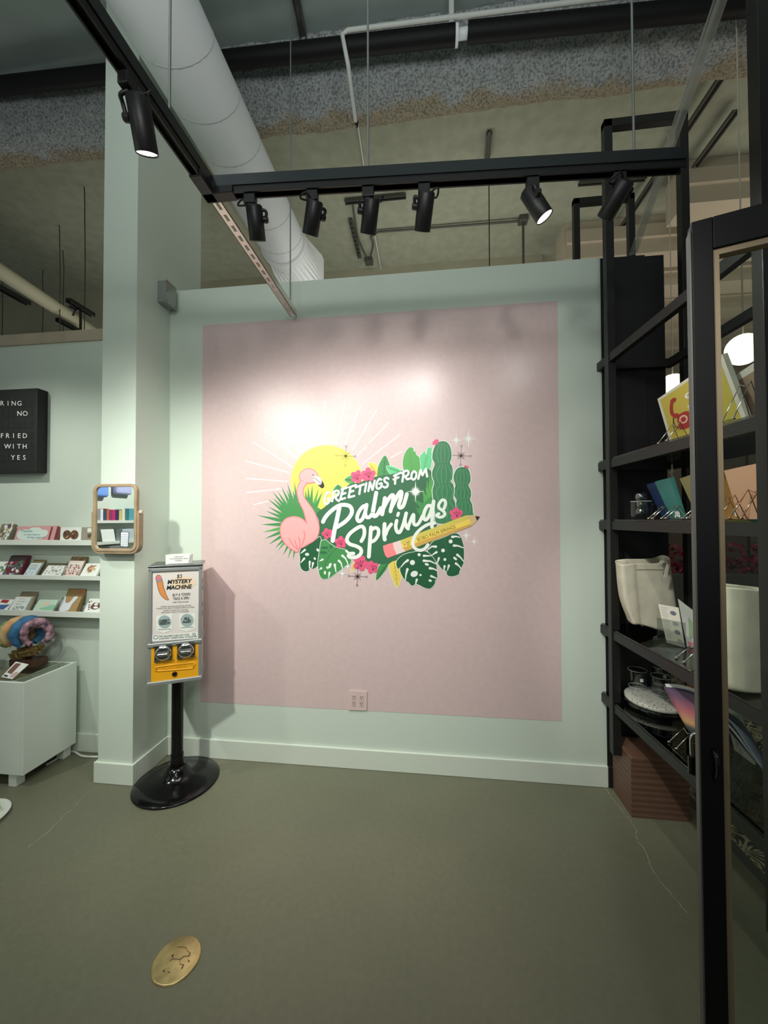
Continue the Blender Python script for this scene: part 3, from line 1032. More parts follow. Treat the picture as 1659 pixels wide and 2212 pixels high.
# duplex outlets, painted pink with the wall
OU = thing('wall_outlet', 'pink two gang wall outlet low on the mural', 'outlet', (-.44, D, .4))
p0, p1, t1, t0 = [atY(x, y, D - .007) for x, y in [(753, 1534), (792, 1535), (793, 1494), (754, 1492)]]
mb, mp = slab(p0, p1, t1, t0, .006, mat('outlet_plate_pink', (216, 190, 186), .35))
mb.build('plate', OU, bevel=.002)
for u in (.28, .7):
    q = [mp(u + a * .125, v, .0012) for a, v in ((-1, .2), (1, .2), (1, .8), (-1, .8))]
    mb2, mq = slab(*q, .003, mat('outlet_face_pink', (208, 182, 178), .3))
    for v in (.24, .76):
        for du in (.3, .7):
            mb2.disc((du, v + .08), .06, lambda x, y, f=mq: f(x, y), M_ink, ry=.075, n=8)
        mb2.disc((.5, v - .1), .08, lambda x, y, f=mq: f(x, y), M_ink, ry=.05, n=8)
    mb2.build('receptacle', OU)
# ------------------------------------------------------------------ overhead: duct, pipes, strut pieces
du = thing('spiral_duct', 'large white spiral air duct running away under the ceiling', 'duct', (-1.41, 1.5, 4.2))
DC, DR, DE = (-1.41, 4.2), 0.213, 3.62
b = MB()
b.lathe([(DR, -0.5), (DR, DE)], (DC[0], 0, DC[1]), M_duct, axis=(0, 1, 0), n=48, capa=False, capb=False)
b.build('duct_tube', du)
b = MB()
hel = []
for i in range(int(4.2 / .30 * 24)):
    a = i * 2 * math.pi / 24
    hel.append((DC[0] + math.cos(a) * (DR + .001), -.4 + i * .30 / 24, DC[1] + math.sin(a) * (DR + .001)))
b.tube(hel, .0022, mat('duct_seam', (176, 180, 180), .5), n=5)
b.build('spiral_seam', du)
b = MB()
b.lathe([(DR + .001, DE - .06), (DR + .016, DE - .05), (DR + .016, DE - .005), (DR + .001, DE)], (DC[0], 0, DC[1]), M_duct, axis=(0, 1, 0), n=48, capa=False, capb=False)
b.build('flange_ring', du)
b = MB()          # round-to-square boot, then a grille
n = 32
ra, rb = [], []
for i in range(n):
    a = 2 * math.pi * i / n
    ca, sa = math.cos(a), math.sin(a)
    ra.append((DC[0] + ca * DR, DE, DC[1] + sa * DR))
    q = .2 / max(abs(ca), abs(sa))
    rb.append((DC[0] + .03 + ca * q * 1.12, DE + .42, DC[1] - .02 + sa * q))
b.add(ra + rb, [(i, (i + 1) % n, n + (i + 1) % n, n + i) for i in range(n)], M_duct)
b.box(DC[0] + .03 - .226, DC[0] + .03 + .226, DE + .42, DE + .50, DC[1] - .222, DC[1] + .182, M_duct)
b.build('square_boot', du)
b = MB()
for i in range(6):
    z = DC[1] - .19 + i * .066
    b.bar((DC[0] - .17, DE + .505, z), (DC[0] + .23, DE + .505, z), .02, .012, M_grille)
b.build('grille', du)

# black drain pipe in front of the beam, in two lengths with a pale coupling
pa, pb = atY(490, 131, 2.5), atY(986, 75, 2.5)
sl = (pb - pa) / (pb.x - pa.x)
PR = .054
M_pipe = mat('black_pipe', (16, 16, 17), .6, spec=.25)
L0 = pa + sl * (-4.2 - pa.x)
tag(MB().tube([L0, pb], PR, M_pipe, n=20).build('drain_pipe'), 'long black pipe in front of the beam, left of the pale coupling', 'pipe', 'black pipes under the ceiling')
c0, c1 = atY(1010, 71, 2.5), atY(1600, 12, 2.5)
tag(MB().tube([c0, c0 + (c1 - c0) * 1.7], PR, M_pipe, n=20).build('drain_pipe'), 'black pipe in front of the beam, right of the pale coupling', 'pipe', 'black pipes under the ceiling')
dv = (c0 - pb).normalized()
b = MB().tube([pb - dv * .012, c0 + dv * .012], .030, M_duct, n=16)
b.lathe([(PR + .004, 0), (PR + .004, .018)], pb - dv * .008, M_duct, axis=dv, n=20)
tag(b.build('pipe_coupling'), 'short pale coupling in the gap between two black pipes', 'coupling')

# thin white conduit along the beam, turning back over it
M_cond = mat('white_conduit', (200, 202, 198), .5)
q = [atY(1640, -45, 2.42), atY(1280, -8, 2.42), atY(975, 30, 2.42), atY(742, 67, 2.42)]
r0 = atZ(768, 262, 4.45)
qm = atY(752, 140, 2.44)
cd = thing('white_conduit', 'thin white conduit running above the black pipe and turning back', 'conduit', q[-1])
b = MB().tube([q[0], q[3] + (q[2] - q[3]).normalized() * .03, q[3] + Vector((-.01, .003, -.02)), qm, r0], .014, M_cond, n=8)
b.build('conduit_run', cd)
b = MB().tube([r0 + Vector((0, .03, -.0)), r0 + Vector((0, 0, -.02)), r0 + Vector((.012, .03, .03)), r0 + Vector((0, .05, .0))], .006, M_black, n=6)
b.build('conduit_hook', cd)
MB().bar(q[2] + Vector((0, 0, -.04)), q[2] + Vector((0, 0, .16)), .03, .02, M_cond, up=(0, 1, 0)).build('conduit_strap', cd)
tag(MB().tube([atZ(773, 272, 4.88), atZ(800, 455, 4.88), atZ(826, 598, 4.88)], .008, M_cond, n=6).build('ceiling_conduit'), 'thin pale conduit crossing the olive ceiling behind the track', 'conduit')

M_strut = mat('grey_strut', (84, 84, 78), .55, .3)


def strut(name, label, a, c, w=.045, h=.03, z=4.87, z2=None, m=None, holes=False, cat='strut', group='loose strut channels on the ceiling'):
    a, c = atZ(a[0], a[1], z), atZ(c[0], c[1], z2 or z)
    d = (c - a)
    s = d.cross(Vector((0, 0, 1))).normalized() * w / 2
    b = MB()
    m = m or M_strut
    up = Vector((0, 0, h / 2))
    b.bar(a + s * .85, c + s * .85, w * .15, h, m)
    b.bar(a - s * .85, c - s * .85, w * .15, h, m)
    b.bar(a + up * .9, c + up * .9, w, h * .12, m)
    if holes:
        k = 9
        for i in range(k + 1):
            p = a + d * (i / k)
            b.bar(p - s, p + s, .018, h * .15, m)
    return tag(b.build(name), label, cat, group)


strut('ceiling_strut', 'short grey strut on the olive ceiling above the middle spotlights', (745, 437), (877, 424))
strut('ceiling_strut', 'slotted grey strut lying away from the camera behind the third spotlight', (757, 476), (777, 557), holes=True)
strut('ceiling_strut', 'stub of strut under the rough beam beside the duct', (699, 250), (713, 281), w=.07)
strut('ceiling_strut', 'upright looking dark strut above the track right of centre', (1057, 288), (1052, 347), w=.05)
strut('ceiling_strut', 'grey strut behind the sixth spotlight near the black frames', (1250, 397), (1395, 386), w=.04)
strut('ceiling_strut', 'black strut at the top edge of the grey front ceiling', (636, -20), (656, 86), w=.05, z=4.88)
strut('ceiling_rail', 'long black rail running back along the ceiling at far right', (1560, 165), (1302, 553), w=.05, z=4.80, cat='rail', group='black rails at the right')
strut('ceiling_rail', 'shorter black rail right of the long one, above the beige soffit', (1590, 240), (1500, 362), w=.05, z=4.80, cat='rail', group='black rails at the right')
strut('light_rail', 'black light rail at the far left edge above the card wall', (-10, 616), (62, 656), w=.05, z=3.6, h=.04, m=M_black, cat='rail', group='light rails over the back room')
strut('light_rail', 'black light rail nearest the narrow white wall end', (147, 648), (201, 681), w=.05, z=3.6, h=.04, m=M_black, cat='rail', group='light rails over the back room')
strut('light_rail', 'black light rail half hidden by the wood cap', (123, 690), (172, 716), w=.045, z=3.8, h=.04, m=M_black, cat='rail', group='light rails over the back room')
lf = thing('hanging_cable', 'black cable looping down beside the light rails', 'cable', atZ(172, 672, 3.6))
hy_ = atZ(172, 664, 3.6).y
hk = [atY(150, 662, hy_), atY(165, 668, hy_), atY(172, 664, hy_), atY(174, 676, hy_), atY(174, 720, hy_)]
MB().tube(smooth(hk, False, 3), .012, M_black, n=6).build('cable_drop', lf)
MB().tube(smooth([atY(157, 682, hy_), atY(163, 672, hy_), atY(171, 668, hy_)], False, 3), .01, M_black, n=6).build('cable_loop', lf)
M_wire = mat('thin_wire', (60, 60, 54), .6)
for x, y0, y1, lb in [(183, 404, 705, 'thin wire hanging left of the narrow wall end, the longest of them'), (129, 486, 712, 'thin hanging wire, left one of the close pair'), (137, 541, 712, 'thin hanging wire, right one of the close pair'), (5, 648, 722, 'short thin wire at the far left edge'), (92, 660, 716, 'short thin wire left of the close pair')]:
    yy = min(4.6, atZ(x, y0, 4.9).y)
    while yy >= 4.6 and atY(x, y0, yy).z < 4.9:
        y0 -= 2
    p = [atY(x + random.uniform(-1.2, 1.2), y0 + (y1 - y0) * t, yy) for t in (0, .12, .25, .5, .8, 1)]
    p[-1] = Vector((p[-1].x, yy, p[-1].z - .3))
    tag(MB().tube(p, .005, M_wire, n=5).build('hanging_wire'), lb, 'wire', 'hanging wires')
a, c = atZ(-40, 560, 3.95), atZ(196, 714, 3.95)
tag(MB().tube([a, c], .075, mat('pale_back_pipe', (176, 174, 150), .7), n=16).build('back_room_pipe'), 'pale thick pipe sloping across the back room at far left', 'pipe')
a, c = atZ(-60, 369, 4.84), atZ(236, 327, 4.84)
tag(MB().tube([a, c], .026, M_pipe, n=10).tube([a + Vector((0, .01, .05)), c + Vector((0, .01, .05))], .02, M_strut, n=8).build('electrical_pipe'), 'thin black pipe with grey top at left under the beam', 'pipe')
# conduit boxes
bx = atZ(1130, 477, 4.86)
cb = thing('junction_box', 'square grey ceiling box with conduits behind the lit spotlight', 'box', bx)
MB().box(bx.x - .05, bx.x + .05, bx.y - .05, bx.y + .05, 4.84, 4.9, M_strut).build('box_body', cb, bevel=.004)
e = atZ(800, 512, 4.86)
MB().tube([bx, Vector((e.x + .1, bx.y - .02, 4.87)), e], .012, M_strut, n=8).build('side_conduit', cb)
MB().tube([bx + Vector((0, 0, -.02)), bx + Vector((0, .02, -1.0))], .014, M_strut, n=8).build('drop_conduit', cb)
bx = atZ(797, 566, 4.86)
cb = thing('junction_box', 'small grey ceiling box above the top edge of the mural wall', 'box', bx)
MB().box(bx.x - .05, bx.x + .05, bx.y - .05, bx.y + .05, 4.84, 4.9, M_strut).build('box_body', cb, bevel=.004)
MB().tube(smooth([atZ(762, 440, 4.87), atZ(766, 470, 4.87), atZ(775, 520, 4.87), bx], False, 3), .010, M_strut, n=6).tube(smooth([bx, atZ(806, 530, 4.87), e], False, 3), .010, M_strut, n=6).build('flexible_conduit', cb)
tag(MB().tube([atZ(1056, 378, 4.9), Vector((atZ(1056, 378, 4.9).x, atZ(1056, 378, 4.9).y + .02, 3.2))], .006, M_wire, n=5).build('hanging_rod'), 'thin rod dropping from the ceiling left of the lit spotlight', 'rod')

# ------------------------------------------------------------------ track lighting
TZ = 2.79
K0, K1 = Vector((-.835, 1.378, TZ)), Vector((.904, 1.474, TZ))
J0 = Vector((-.848, .30, TZ))
SE = Vector((-.835, 2.295, TZ))
tr = thing('lighting_track', 'black L shaped lighting track hung on thin rods', 'track', K0)
M_trk = mat('dark_strut_channel', (64, 68, 70), .35, .7)
M_rail = mat('black_track_rail', (16, 16, 16), .45)


def run(a, c, name):
    b = MB()
    d = (c - a).normalized()
    s = d.cross(Vector((0, 0, 1))).normalized()
    for q in (.0195, -.0195):
        b.bar(a + s * q, c + s * q, .0025, .041, M_trk)
    b.bar(a + Vector((0, 0, -.019)), c + Vector((0, 0, -.019)), .041, .0025, M_trk)
    for q in (.0155, -.0155):
        b.bar(a + s * q + Vector((0, 0, .02)), c + s * q + Vector((0, 0, .02)), .010, .0025, M_trk)
    b.build(name, tr)
    b = MB()
    for q in (.0145, -.0145):
        b.bar(a + s * q + Vector((0, 0, -.034)), c + s * q + Vector((0, 0, -.034)), .006, .026, M_rail)
    b.bar(a + Vector((0, 0, -.024)), c + Vector((0, 0, -.024)), .035, .006, M_rail)
    b.build('track_rail', tr)


run(K0 + Vector((.02, 0, 0)), K1, 'strut_channel')
run(J0, K0 - Vector((0, .02, 0)), 'strut_channel')
b = MB()
b.box(K0.x - .024, K0.x + .10, K0.y - .022, K0.y + .024, TZ - .05, TZ - .022, M_rail)
b.box(K0.x - .024, K0.x + .022, K0.y - .10, K0.y + .02, TZ - .05, TZ - .022, M_rail)
b.build('corner_connector', tr, bevel=.003)
b = MB()
b.bar(K0 + Vector((-.024, -.07, .002)), K0 + Vector((-.024, .02, .002)), .004, .05, M_trk)
b.build('corner_bracket', tr)
MB().bar(K0 + Vector((.024, .022, .012)), K0 + Vector((.10, .024, .012)), .004, .04, M_trk).build('corner_bracket', tr)
# slotted strut from the corner to the wall, slots downwards
M_slot = mat('primed_slotted_strut', (222, 216, 206), .32, .85)
b = MB()
zb = TZ - .03
y0, y1 = K0.y + .02, SE.y
x = K0.x
b.box(x - .0205, x - .0065, y0, y1, zb, zb + .0025, M_slot)
b.box(x + .0065, x + .0205, y0, y1, zb, zb + .0025, M_slot)
k = 15
st = (y1 - y0) / k
for i in range(k):
    b.box(x - .0065, x + .0065, y0 + i * st, y0 + i * st + st * .42, zb, zb + .0025, M_slot)
b.box(x - .0205, x - .018, y0, y1, zb, zb + .041, M_slot)
b.box(x + .018, x + .0205, y0, y1, zb, zb + .041, M_slot)
b.build('slotted_strut', tr)
for px, py, yy in [(797, 365, None), (1381, 322, None), (366, 230, None)]:
    if px == 366:
        p = atX(px, py, K0.x)
        p = Vector((K0.x, p.y, TZ))
    else:
        t = (atY(px, py, 1.43).x - K0.x) / (K1.x - K0.x)
        p = K0.lerp(K1, t)
    MB().tube([p + Vector((0, 0, -.01)), Vector((p.x, p.y, 4.9))], .0042, M_steel, n=6).build('threaded_rod', tr)
ry = SE.y - .06
MB().tube([Vector((K0.x, ry, TZ - .02)), Vector((K0.x, ry, 4.9))], .0042, M_steel, n=6).build('threaded_rod', tr)

# spotlights
SL = 0.2
M_head = mat('black_lamp_body', (30, 30, 31), .45)
M_lens = mat('lit_lamp_lens', (255, 252, 240), .3, emit=(255, 250, 232), estr=9.0)


def spotlight(label, topx, topy, botx, boty, along, near, power, phi=8, r=.031, knob=1):
    T = K0.lerp(K1, along) if along is not None else None
    if T is None:
        q = atZ(topx, topy, TZ - .1)
        T = Vector((K0.x, q.y, TZ))
    joint = T + Vector((0, 0, -.09))
    # top of the body on its sight line, at the depth of the joint
    d = ray(topx, topy)
    tt = (joint - CAM).dot(d) / d.dot(d)
    P = CAM + d * tt
    d2 = ray(botx, boty)
    u2_ = d2.normalized()
    L = ((P - CAM) - u2_ * (P - CAM).dot(u2_)).length / math.cos(math.radians(phi))
    A_ = d2.dot(d2)
    B2 = 2 * d2.dot(CAM - P)
    C_2 = (CAM - P).dot(CAM - P) - L * L
    disc = max(B2 * B2 - 4 * A_ * C_2, 0) ** .5
    t = (-B2 + (-disc if (near or phi < 0) else disc)) / (2 * A_)
    Q = CAM + d2 * t
    ax = (Q - P).normalized()
    root = thing('spotlight', label, 'spotlight', T, 'track spotlights')
    b = MB()
    dd = (K1 - K0).normalized() if along is not None else Vector((0, 1, 0))
    b.bar(T - dd * .022 + Vector((0, 0, -.067)), T + dd * .022 + Vector((0, 0, -.067)), .03, .037, M_head)
    b.build('track_adapter', root, bevel=.003)
    h = MB()
    h.lathe([(0.0, 0.0), (r * .82, 0.0), (r, .006), (r, L - .002), (r * .96, L), (r * .9, L - .004)], P, M_head, axis=ax, n=28, capb=False)
    h = h.build('lamp_body', root)
    e = MB()
    e.lathe([(r * .9, L - .004), (r * .55, L - .03), (0.001, L - .035)], P, M_lens if power > 0 else M_black, axis=ax, n=20)
    e.build('lens', h)
    side = ax.cross(Vector((0, 0, 1))).normalized() * knob
    k = MB()
    pv = P + ax * L * .38 + side * (r + .004)
    k.lathe([(.012, 0), (.012, .014), (.009, .018)], P + ax * L * .40 + side * r, M_head, axis=side, n=14)
    k.build('pivot_knob', h)
    a = MB()
    a.tube(smooth([T + Vector((0, 0, -.085)), T + Vector((0, 0, -.098)) + side * (r * .6), P + side * (r + .012) + ax * .02, pv + side * .004], False, 4), .006, M_head, n=7)
    a.build('yoke_arm', root)
    w = MB()
    w.tube(smooth([T + Vector((0, 0, -.085)) - side * .008, T + Vector((0, 0, -.088)) - side * (r * 1.5), P - side * (r * 1.3) + ax * -.012, P - side * r * .5 + ax * .002], False, 4), .0035, M_black, n=6)
    w.build('power_cord', root)
    if power:
        light('SPOT', 'spotlight_beam', P + ax * (L + .004), Q + ax, power, (1.0, .985, .93), .022, spot=122, blend=1.0, parent=root)
    return P, Q


def alo(px, py):
    return (atY(px, py, 1.43).x - K0.x) / (K1.x - K0.x)


PW = 14
spots = []
spots.append(spotlight('lit black spotlight alone on the left arm of the track', 296, 204, 318, 334, None, True, 22, phi=14, knob=-1))
spots.append(spotlight('black spotlight nearest the corner of the track', 548, 441, 557, 521, alo(552, 405), False, 14, phi=-2))
spots.append(spotlight('second black spotlight from the track corner, showing its round back', 681, 432, 670, 508, alo(680, 398), False, 13, phi=2))
spots.append(spotlight('third black spotlight from the corner, under the middle rod', 803, 427, 795, 506, alo(797, 392), False, 14, phi=2, knob=-1))
spots.append(spotlight('fourth black spotlight from the corner', 922, 412, 912, 500, alo(916, 385), False, 21, phi=4, knob=-1))
spots.append(spotlight('black spotlight with its lit lens facing down to the right', 1139, 411, 1177, 470, alo(1152, 370), True, 24, phi=22))
spots.append(spotlight('black spotlight at the right end of the track, tilted down to the left', 1354, 387, 1306, 472, alo(1345, 360), False, 4))

# clear plastic strip above the black wall
a, c = atZ(1368, 548, 3.03), atZ(1556, 0, 3.06)
M_clear = hazemat('clear_acrylic', (220, 226, 222), .34)
b = MB()
b.bar(a, c + (c - a) * .35, .036, .012, M_clear)
b.bar(a + Vector((0, 0, .012)), c + (c - a) * .35 + Vector((0, 0, .012)), .006, .02, M_clear)
tag(b.build('clear_plastic_strip'), 'clear plastic strip running from the black wall top towards the camera', 'strip')

# galvanised box high on the narrow wall
jb = thing('metal_box', 'galvanised metal box high on the narrow wall end', 'box', (-1.66, 2.25, 2.94))
MB().box(-1.688, -1.627, 2.208, 2.296, 2.865, 3.0, M_steel).build('box_body', jb, bevel=.002)
b = MB()
b.box(-1.627, -1.6245, 2.205, 2.299, 2.862, 3.003, M_steel)
for y, z in ((2.214, 2.99), (2.214, 2.94), (2.29, 2.875), (2.214, 2.875)):
    b.lathe([(.0035, 0), (.0025, .002)], (-1.6245, y, z), M_grille, axis=(1, 0, 0), n=8)
b.build('box_lid', jb)
# ------------------------------------------------------------------ vending machine
VC = Vector((-1.452, 2.093, 0))
VA = math.radians(28)
vx = Vector((math.cos(VA), math.sin(VA), 0))
vn = Vector((math.sin(VA), -math.cos(VA), 0))
VF = VC + vn * .1
VM = thing('vending_machine', 'small yellow and white capsule vending machine on a black pedestal', 'vending machine', VC)


def vl(u, d, z):
    """u across, d out from the pole towards the viewer"""
    return VC + vx * u + vn * d + Vector((0, 0, z))


def vbox(u0, u1, d0, d1, z0, z1, m, mb=None):
    mb = mb or MB()
    P = [vl(u0, d1, z0), vl(u1, d1, z0), vl(u1, d0, z0), vl(u0, d0, z0), vl(u0, d1, z1), vl(u1, d1, z1), vl(u1, d0, z1), vl(u0, d0, z1)]
    return mb.hexa(P, m)


def vmap(off):
    p = VC + vn * off

    def f(x, y):
        return atP(x, y, p, vn)
    return f


M_alu = mat('satin_aluminium', (176, 180, 178), .35, .6)
M_yel = mat('vending_yellow', (236, 168, 30), .38)
M_blkgl = mat('gloss_black', (9, 9, 10), .16, spec=.4)
M_side = mat('pale_pink_side', (226, 206, 202), .5)
b = MB()
b.lathe([(.222, 0), (.225, .006), (.220, .012), (.16, .022), (.10, .034), (.072, .05), (.058, .072), (.050, .088), (.036, .094)], VC, M_blkgl, n=56, capb=False)
b.build('pedestal_base', VM)
MB().lathe([(.031, .085), (.031, .60)], VC, M_blkgl, n=28).lathe([(.034, .085), (.034, .16)], VC, M_blkgl, n=28).build('pedestal_pole', VM)
ZB, ZM, ZT = .612, .812, 1.236
vbox(-.128, .124, -.115, .088, ZB, ZT, M_side).build('cabinet', VM, bevel=.004)
b = vbox(-.136, .134, -.125, .108, ZB - .012, ZB + .010, M_alu)
vbox(-.136, .134, -.125, .108, ZM - .004, ZM + .018, M_alu, b)
b.build('bumper_rails', VM, bevel=.004)
b = vbox(-.134, -.117, .085, .102, ZB + .01, ZT, M_alu)
vbox(.114, .131, .085, .102, ZB + .01, ZT, M_alu, b)
vbox(-.134, .131, .085, .102, ZT - .018, ZT + .002, M_alu, b)
b.build('corner_frame', VM, bevel=.003)
vbox(-.136, .134, -.125, .106, ZT + .002, ZT + .016, mat('dark_chrome_lid', (110, 112, 114), .25, .9)).build('lid', VM, bevel=.005)
# side artwork
b = MB()
for z0, m_ in ((1.10, M_ink), (1.06, M_ink), (.96, M_ink), (.91, M_ink)):
    b.add([vl(.1245, .07, z0), vl(.1245, -.05, z0 + .03), vl(.1245, -.05, z0 + .055), vl(.1245, .07, z0 + .025)], [(0, 1, 2, 3)], m_)
b.build('side_stripes', VM)
# poster, drawn in zoom coordinates of the front
fx = lambda off: (lambda x, y, f=vmap(off): f(320 + x / 8.508, 1220 + y / 8.508))
po = MB()
w0, w1, w2, w3 = fx(.0935), fx(.0945), fx(.0955), fx(.0965)
M_post = mat('poster_grey', (222, 214, 208), .45)
po.poly([(70, 1412), (918, 1350), (935, 98), (82, 130)], w0, M_post)
po = po.build('poster', VM)
MB().disc((640, 330), 230, w1, mat('poster_peach', (232, 208, 178), .5), ry=120, rot=-.05, n=30).build('peach_spot', po)
MB().poly([(70, 1412), (918, 1350), (918, 1235), (70, 1290)], w1, M_paper).build('paper_strip', po)
MB().poly([(150, 935), (440, 905), (440, 1200), (290, 1255), (150, 1220)], w1, M_paper).build('arrow_panel', po)
MB().poly([(575, 905), (862, 885), (862, 1170), (715, 1228), (575, 1190)], w1, M_paper).build('arrow_panel', po)
M_badge = mat('poster_badge', (158, 176, 174), .5)
for c in ((303, 1048), (715, 1020)):
    pts = []
    for i in range(44):
        a = i * math.pi * 2 / 44
        r = 126 if i % 2 else 113
        pts.append((c[0] + math.cos(a) * r, c[1] + math.sin(a) * r))
    MB().poly(pts, w2, M_badge).build('round_badge', po)
b = MB()
M_pb = mat('poster_pencil', (216, 140, 76), .5)
cl = smooth([(190, 240), (215, 330), (235, 430), (275, 530), (330, 610), (375, 640)], False, 5)
b.stroke(cl, [112] * 15 + [104, 96, 88, 78, 70, 62, 54, 44, 34, 22, 10][:len(cl) - 15], w1, M_ink)
b.stroke(cl, [96] * 15 + [90, 82, 74, 64, 56, 48, 40, 30, 22, 12, 4][:len(cl) - 15], w2, M_pb)
b.poly([(140, 225), (235, 200), (248, 262), (150, 285)], w3, mat('poster_eraser', (214, 120, 140), .5))
b.poly([(150, 285), (248, 262), (256, 300), (160, 322)], w3, mat('poster_ferrule', (150, 140, 140), .5))
b.build('pencil_drawing', po)
an = .02
MB().text('$5', 525, 245, 72, w2, M_ink, ang=an, shear=.2).build('poster_lettering', po)
MB().text('MYSTERY', 355, 352, 74, w2, M_ink, ang=.05, shear=.25, bold=.035, width=440).build('poster_lettering', po)
MB().text('MACHINE', 338, 455, 74, w2, M_ink, ang=.05, shear=.25, bold=.035, width=455).build('poster_lettering', po)
MB().text('BUY A TOKEN', 445, 580, 52, w2, M_ink, ang=.06, shear=.25, width=325).build('poster_lettering', po)
MB().text('TAKE A SPIN', 448, 650, 52, w2, M_ink, ang=.06, shear=.25, width=300).build('poster_lettering', po)
MB().text('EVERY TOKEN IS A WIN', 452, 702, 26, w2, M_ink, ang=.04, shear=.2, width=285).build('poster_lettering', po)
for i, (s, x0, wd) in enumerate([('MYSTERY MACHINES ARE SPECIAL EDITION', 230, 560), ('STICKERS, MINI PRINTS, TRADING CARDS AND MORE', 150, 700), ('ORDER BY WHICH WILL YOU GET?', 275, 460), ('PURCHASE A TOKEN AT THE REGISTER', 240, 515)]):
    MB().text(s, x0, 782 + i * 36, 22, w2, M_ink, ang=.045, width=wd).build('poster_lettering', po)
MB().text('CHEEKY', 195, 1062, 46, w3, M_ink, ang=.12, shear=.2, bold=.03, width=195).build('poster_lettering', po)
MB().text('VERSION', 195, 1112, 46, w3, M_ink, ang=.12, shear=.2, bold=.03, width=205).build('poster_lettering', po)
MB().text('ALL', 655, 1012, 50, w3, M_ink, ang=.1, shear=.2, bold=.03, width=110).build('poster_lettering', po)
MB().text('AGES', 630, 1075, 50, w3, M_ink, ang=.1, shear=.2, bold=.03, width=155).build('poster_lettering', po)
MB().text('TURN DIAL ON THIS SIDE', 180, 1202, 20, w2, M_ink, ang=.05, width=235).build('poster_lettering', po)
MB().text('TURN DIAL ON THIS SIDE', 592, 1168, 20, w2, M_ink, ang=.05, width=235).build('poster_lettering', po)
MB().text('THIS MACHINE DOES NOT TAKE', 195, 1335, 34, w2, M_ink, ang=.06, width=560).build('poster_lettering', po)
MB().text('QUARTERS!  PLEASE TOKEN TO REGISTER', 200, 1375, 30, w2, M_ink, ang=.06, width=700).build('poster_lettering', po)
MB().stroke([(140 + math.cos(t) * 40, 1332 + math.sin(t) * 32) for t in [i * math.pi / 8 for i in range(16)]], 7, w2, M_ink, closed=True).build('poster_lettering', po)
MB().stroke([(845 + math.cos(t) * 28, 1278 + math.sin(t) * 20) for t in [i * math.pi / 8 for i in range(16)]], 7, w2, M_ink, closed=True).build('poster_lettering', po)
# yellow front with two coin turners
yf = MB()
P = [fx(.100)(x, y) for x, y in [(45, 2165), (922, 2080), (928, 1440), (52, 1510)]]
yf, ym = slab(*P, .02, M_yel)
yf = yf.build('yellow_front', VM, bevel=.004)
b = MB()
q = [(165, 1880), (825, 1800), (822, 1880), (790, 1905), (175, 1955), (160, 1930)]
b.tube([fx(.1005)(*p) for p in smooth(q, True, 2)], .0035, M_yel, n=6, closed=True)
b.text('FLAT-PAK', 255, 1935, 70, fx(.1022), M_yel, ang=.11, shear=.2, bold=.01, width=445)
b.build('embossed_badge', yf)
M_plate = mat('dark_coin_plate', (92, 92, 88), .3, .8)
for cx, cy in ((278, 1625), (695, 1575)):
    P = [fx(.106)(cx + a, cy + c) for a, c in ((-165, 150), (160, 115), (165, -150), (-160, -120))]
    s, mp_ = slab(*P, .012, M_plate)
    root = s.build('coin_mechanism', VM, bevel=.002)
    c = fx(.106)(cx, cy)
    k = MB()
    k.lathe([(.041, 0), (.041, .006), (.034, .012), (.030, .013)], c, M_chrome, axis=vn, n=32)
    k.build('dial_ring', root)
    k = MB()
    up = Vector((0, 0, 1))
    k.hexa([c + vx * a + vn * d + up * z for (a, d, z) in ((-.030, .012, -.012), (.030, .012, -.012), (.030, .012, .012), (-.030, .012, .012), (-.026, .034, -.006), (.026, .034, -.006), (.026, .034, .006), (-.026, .034, .006))], M_chrome)
    k.build('dial_grip', root, bevel=.003)
    k = MB()
    for a, z in ((-.034, .040), (.026, .044), (-.03, -.040), (.03, -.036)):
        k.hexa([c + vx * (a + da) + vn * d + up * (z + dz) for (da, d, dz) in ((-.014, .0, -.003), (.014, .0, -.003), (.014, .004, -.003), (-.014, .004, -.003), (-.014, .0, .003), (.014, .0, .003), (.014, .004, .003), (-.014, .004, .003))], M_chrome)
    k.build('plate_lips', root)
c = fx(.101)(487, 2005)
MB().lathe([(.013, 0), (.013, .004), (.009, .007), (.004, .004), (0.001, .004)], c, mat('dark_lock', (70, 62, 50), .25, .9), axis=vn, n=20).build('lock', yf)

# token box on the lid
TB = vl(.006, .02, ZT + .016)
tb = thing('token_box', 'small white round ended box with handwritten note on the vending machine', 'box', TB)
hw, hd, hh = .070, .030, .052
pr = []
for i in range(20):
    a = -math.pi / 2 + math.pi * i / 19
    pr.append((hw - hd + math.cos(a) * hd, math.sin(a) * hd))
pr += [(-x, -y) for x, y in pr]
b = MB()
N = len(pr)
P0 = [TB + vx * x + vn * y for x, y in pr]
P1 = [p + Vector((0, 0, hh)) for p in P0]
b.add(P0 + P1, [(i, (i + 1) % N, N + (i + 1) % N, N + i) for i in range(N)] + [tuple(range(N))], M_white)
b.build('box_shell', tb)
b = MB()
P2 = [TB + vx * x * .96 + vn * y * .92 + Vector((0, 0, hh - .006)) for x, y in pr]
b.add(P2, [tuple(range(N))], mat('maroon_lining', (96, 60, 56), .7))
b.build('box_opening', tb)
s, mp_ = slab(TB + vx * -.052 + vn * (hd + .002) + Vector((0, 0, .002)), TB + vx * .050 + vn * (hd + .002) + Vector((0, 0, .002)), TB + vx * .058 + vn * (hd + .002) + Vector((0, 0, .050)), TB + vx * -.050 + vn * (hd + .002) + Vector((0, 0, .052)), .001, M_paper)
up_ = lambda x, y: mp_(x, y)
for i, (t, wd) in enumerate((('DEPOSIT', .42), ('UNWANTED ITEMS', .86), ('HERE!', .34))):
    s.text(t, .5, .70 - i * .22, .14, up_, M_ink, width=wd, align='CENTER', ydown=False)
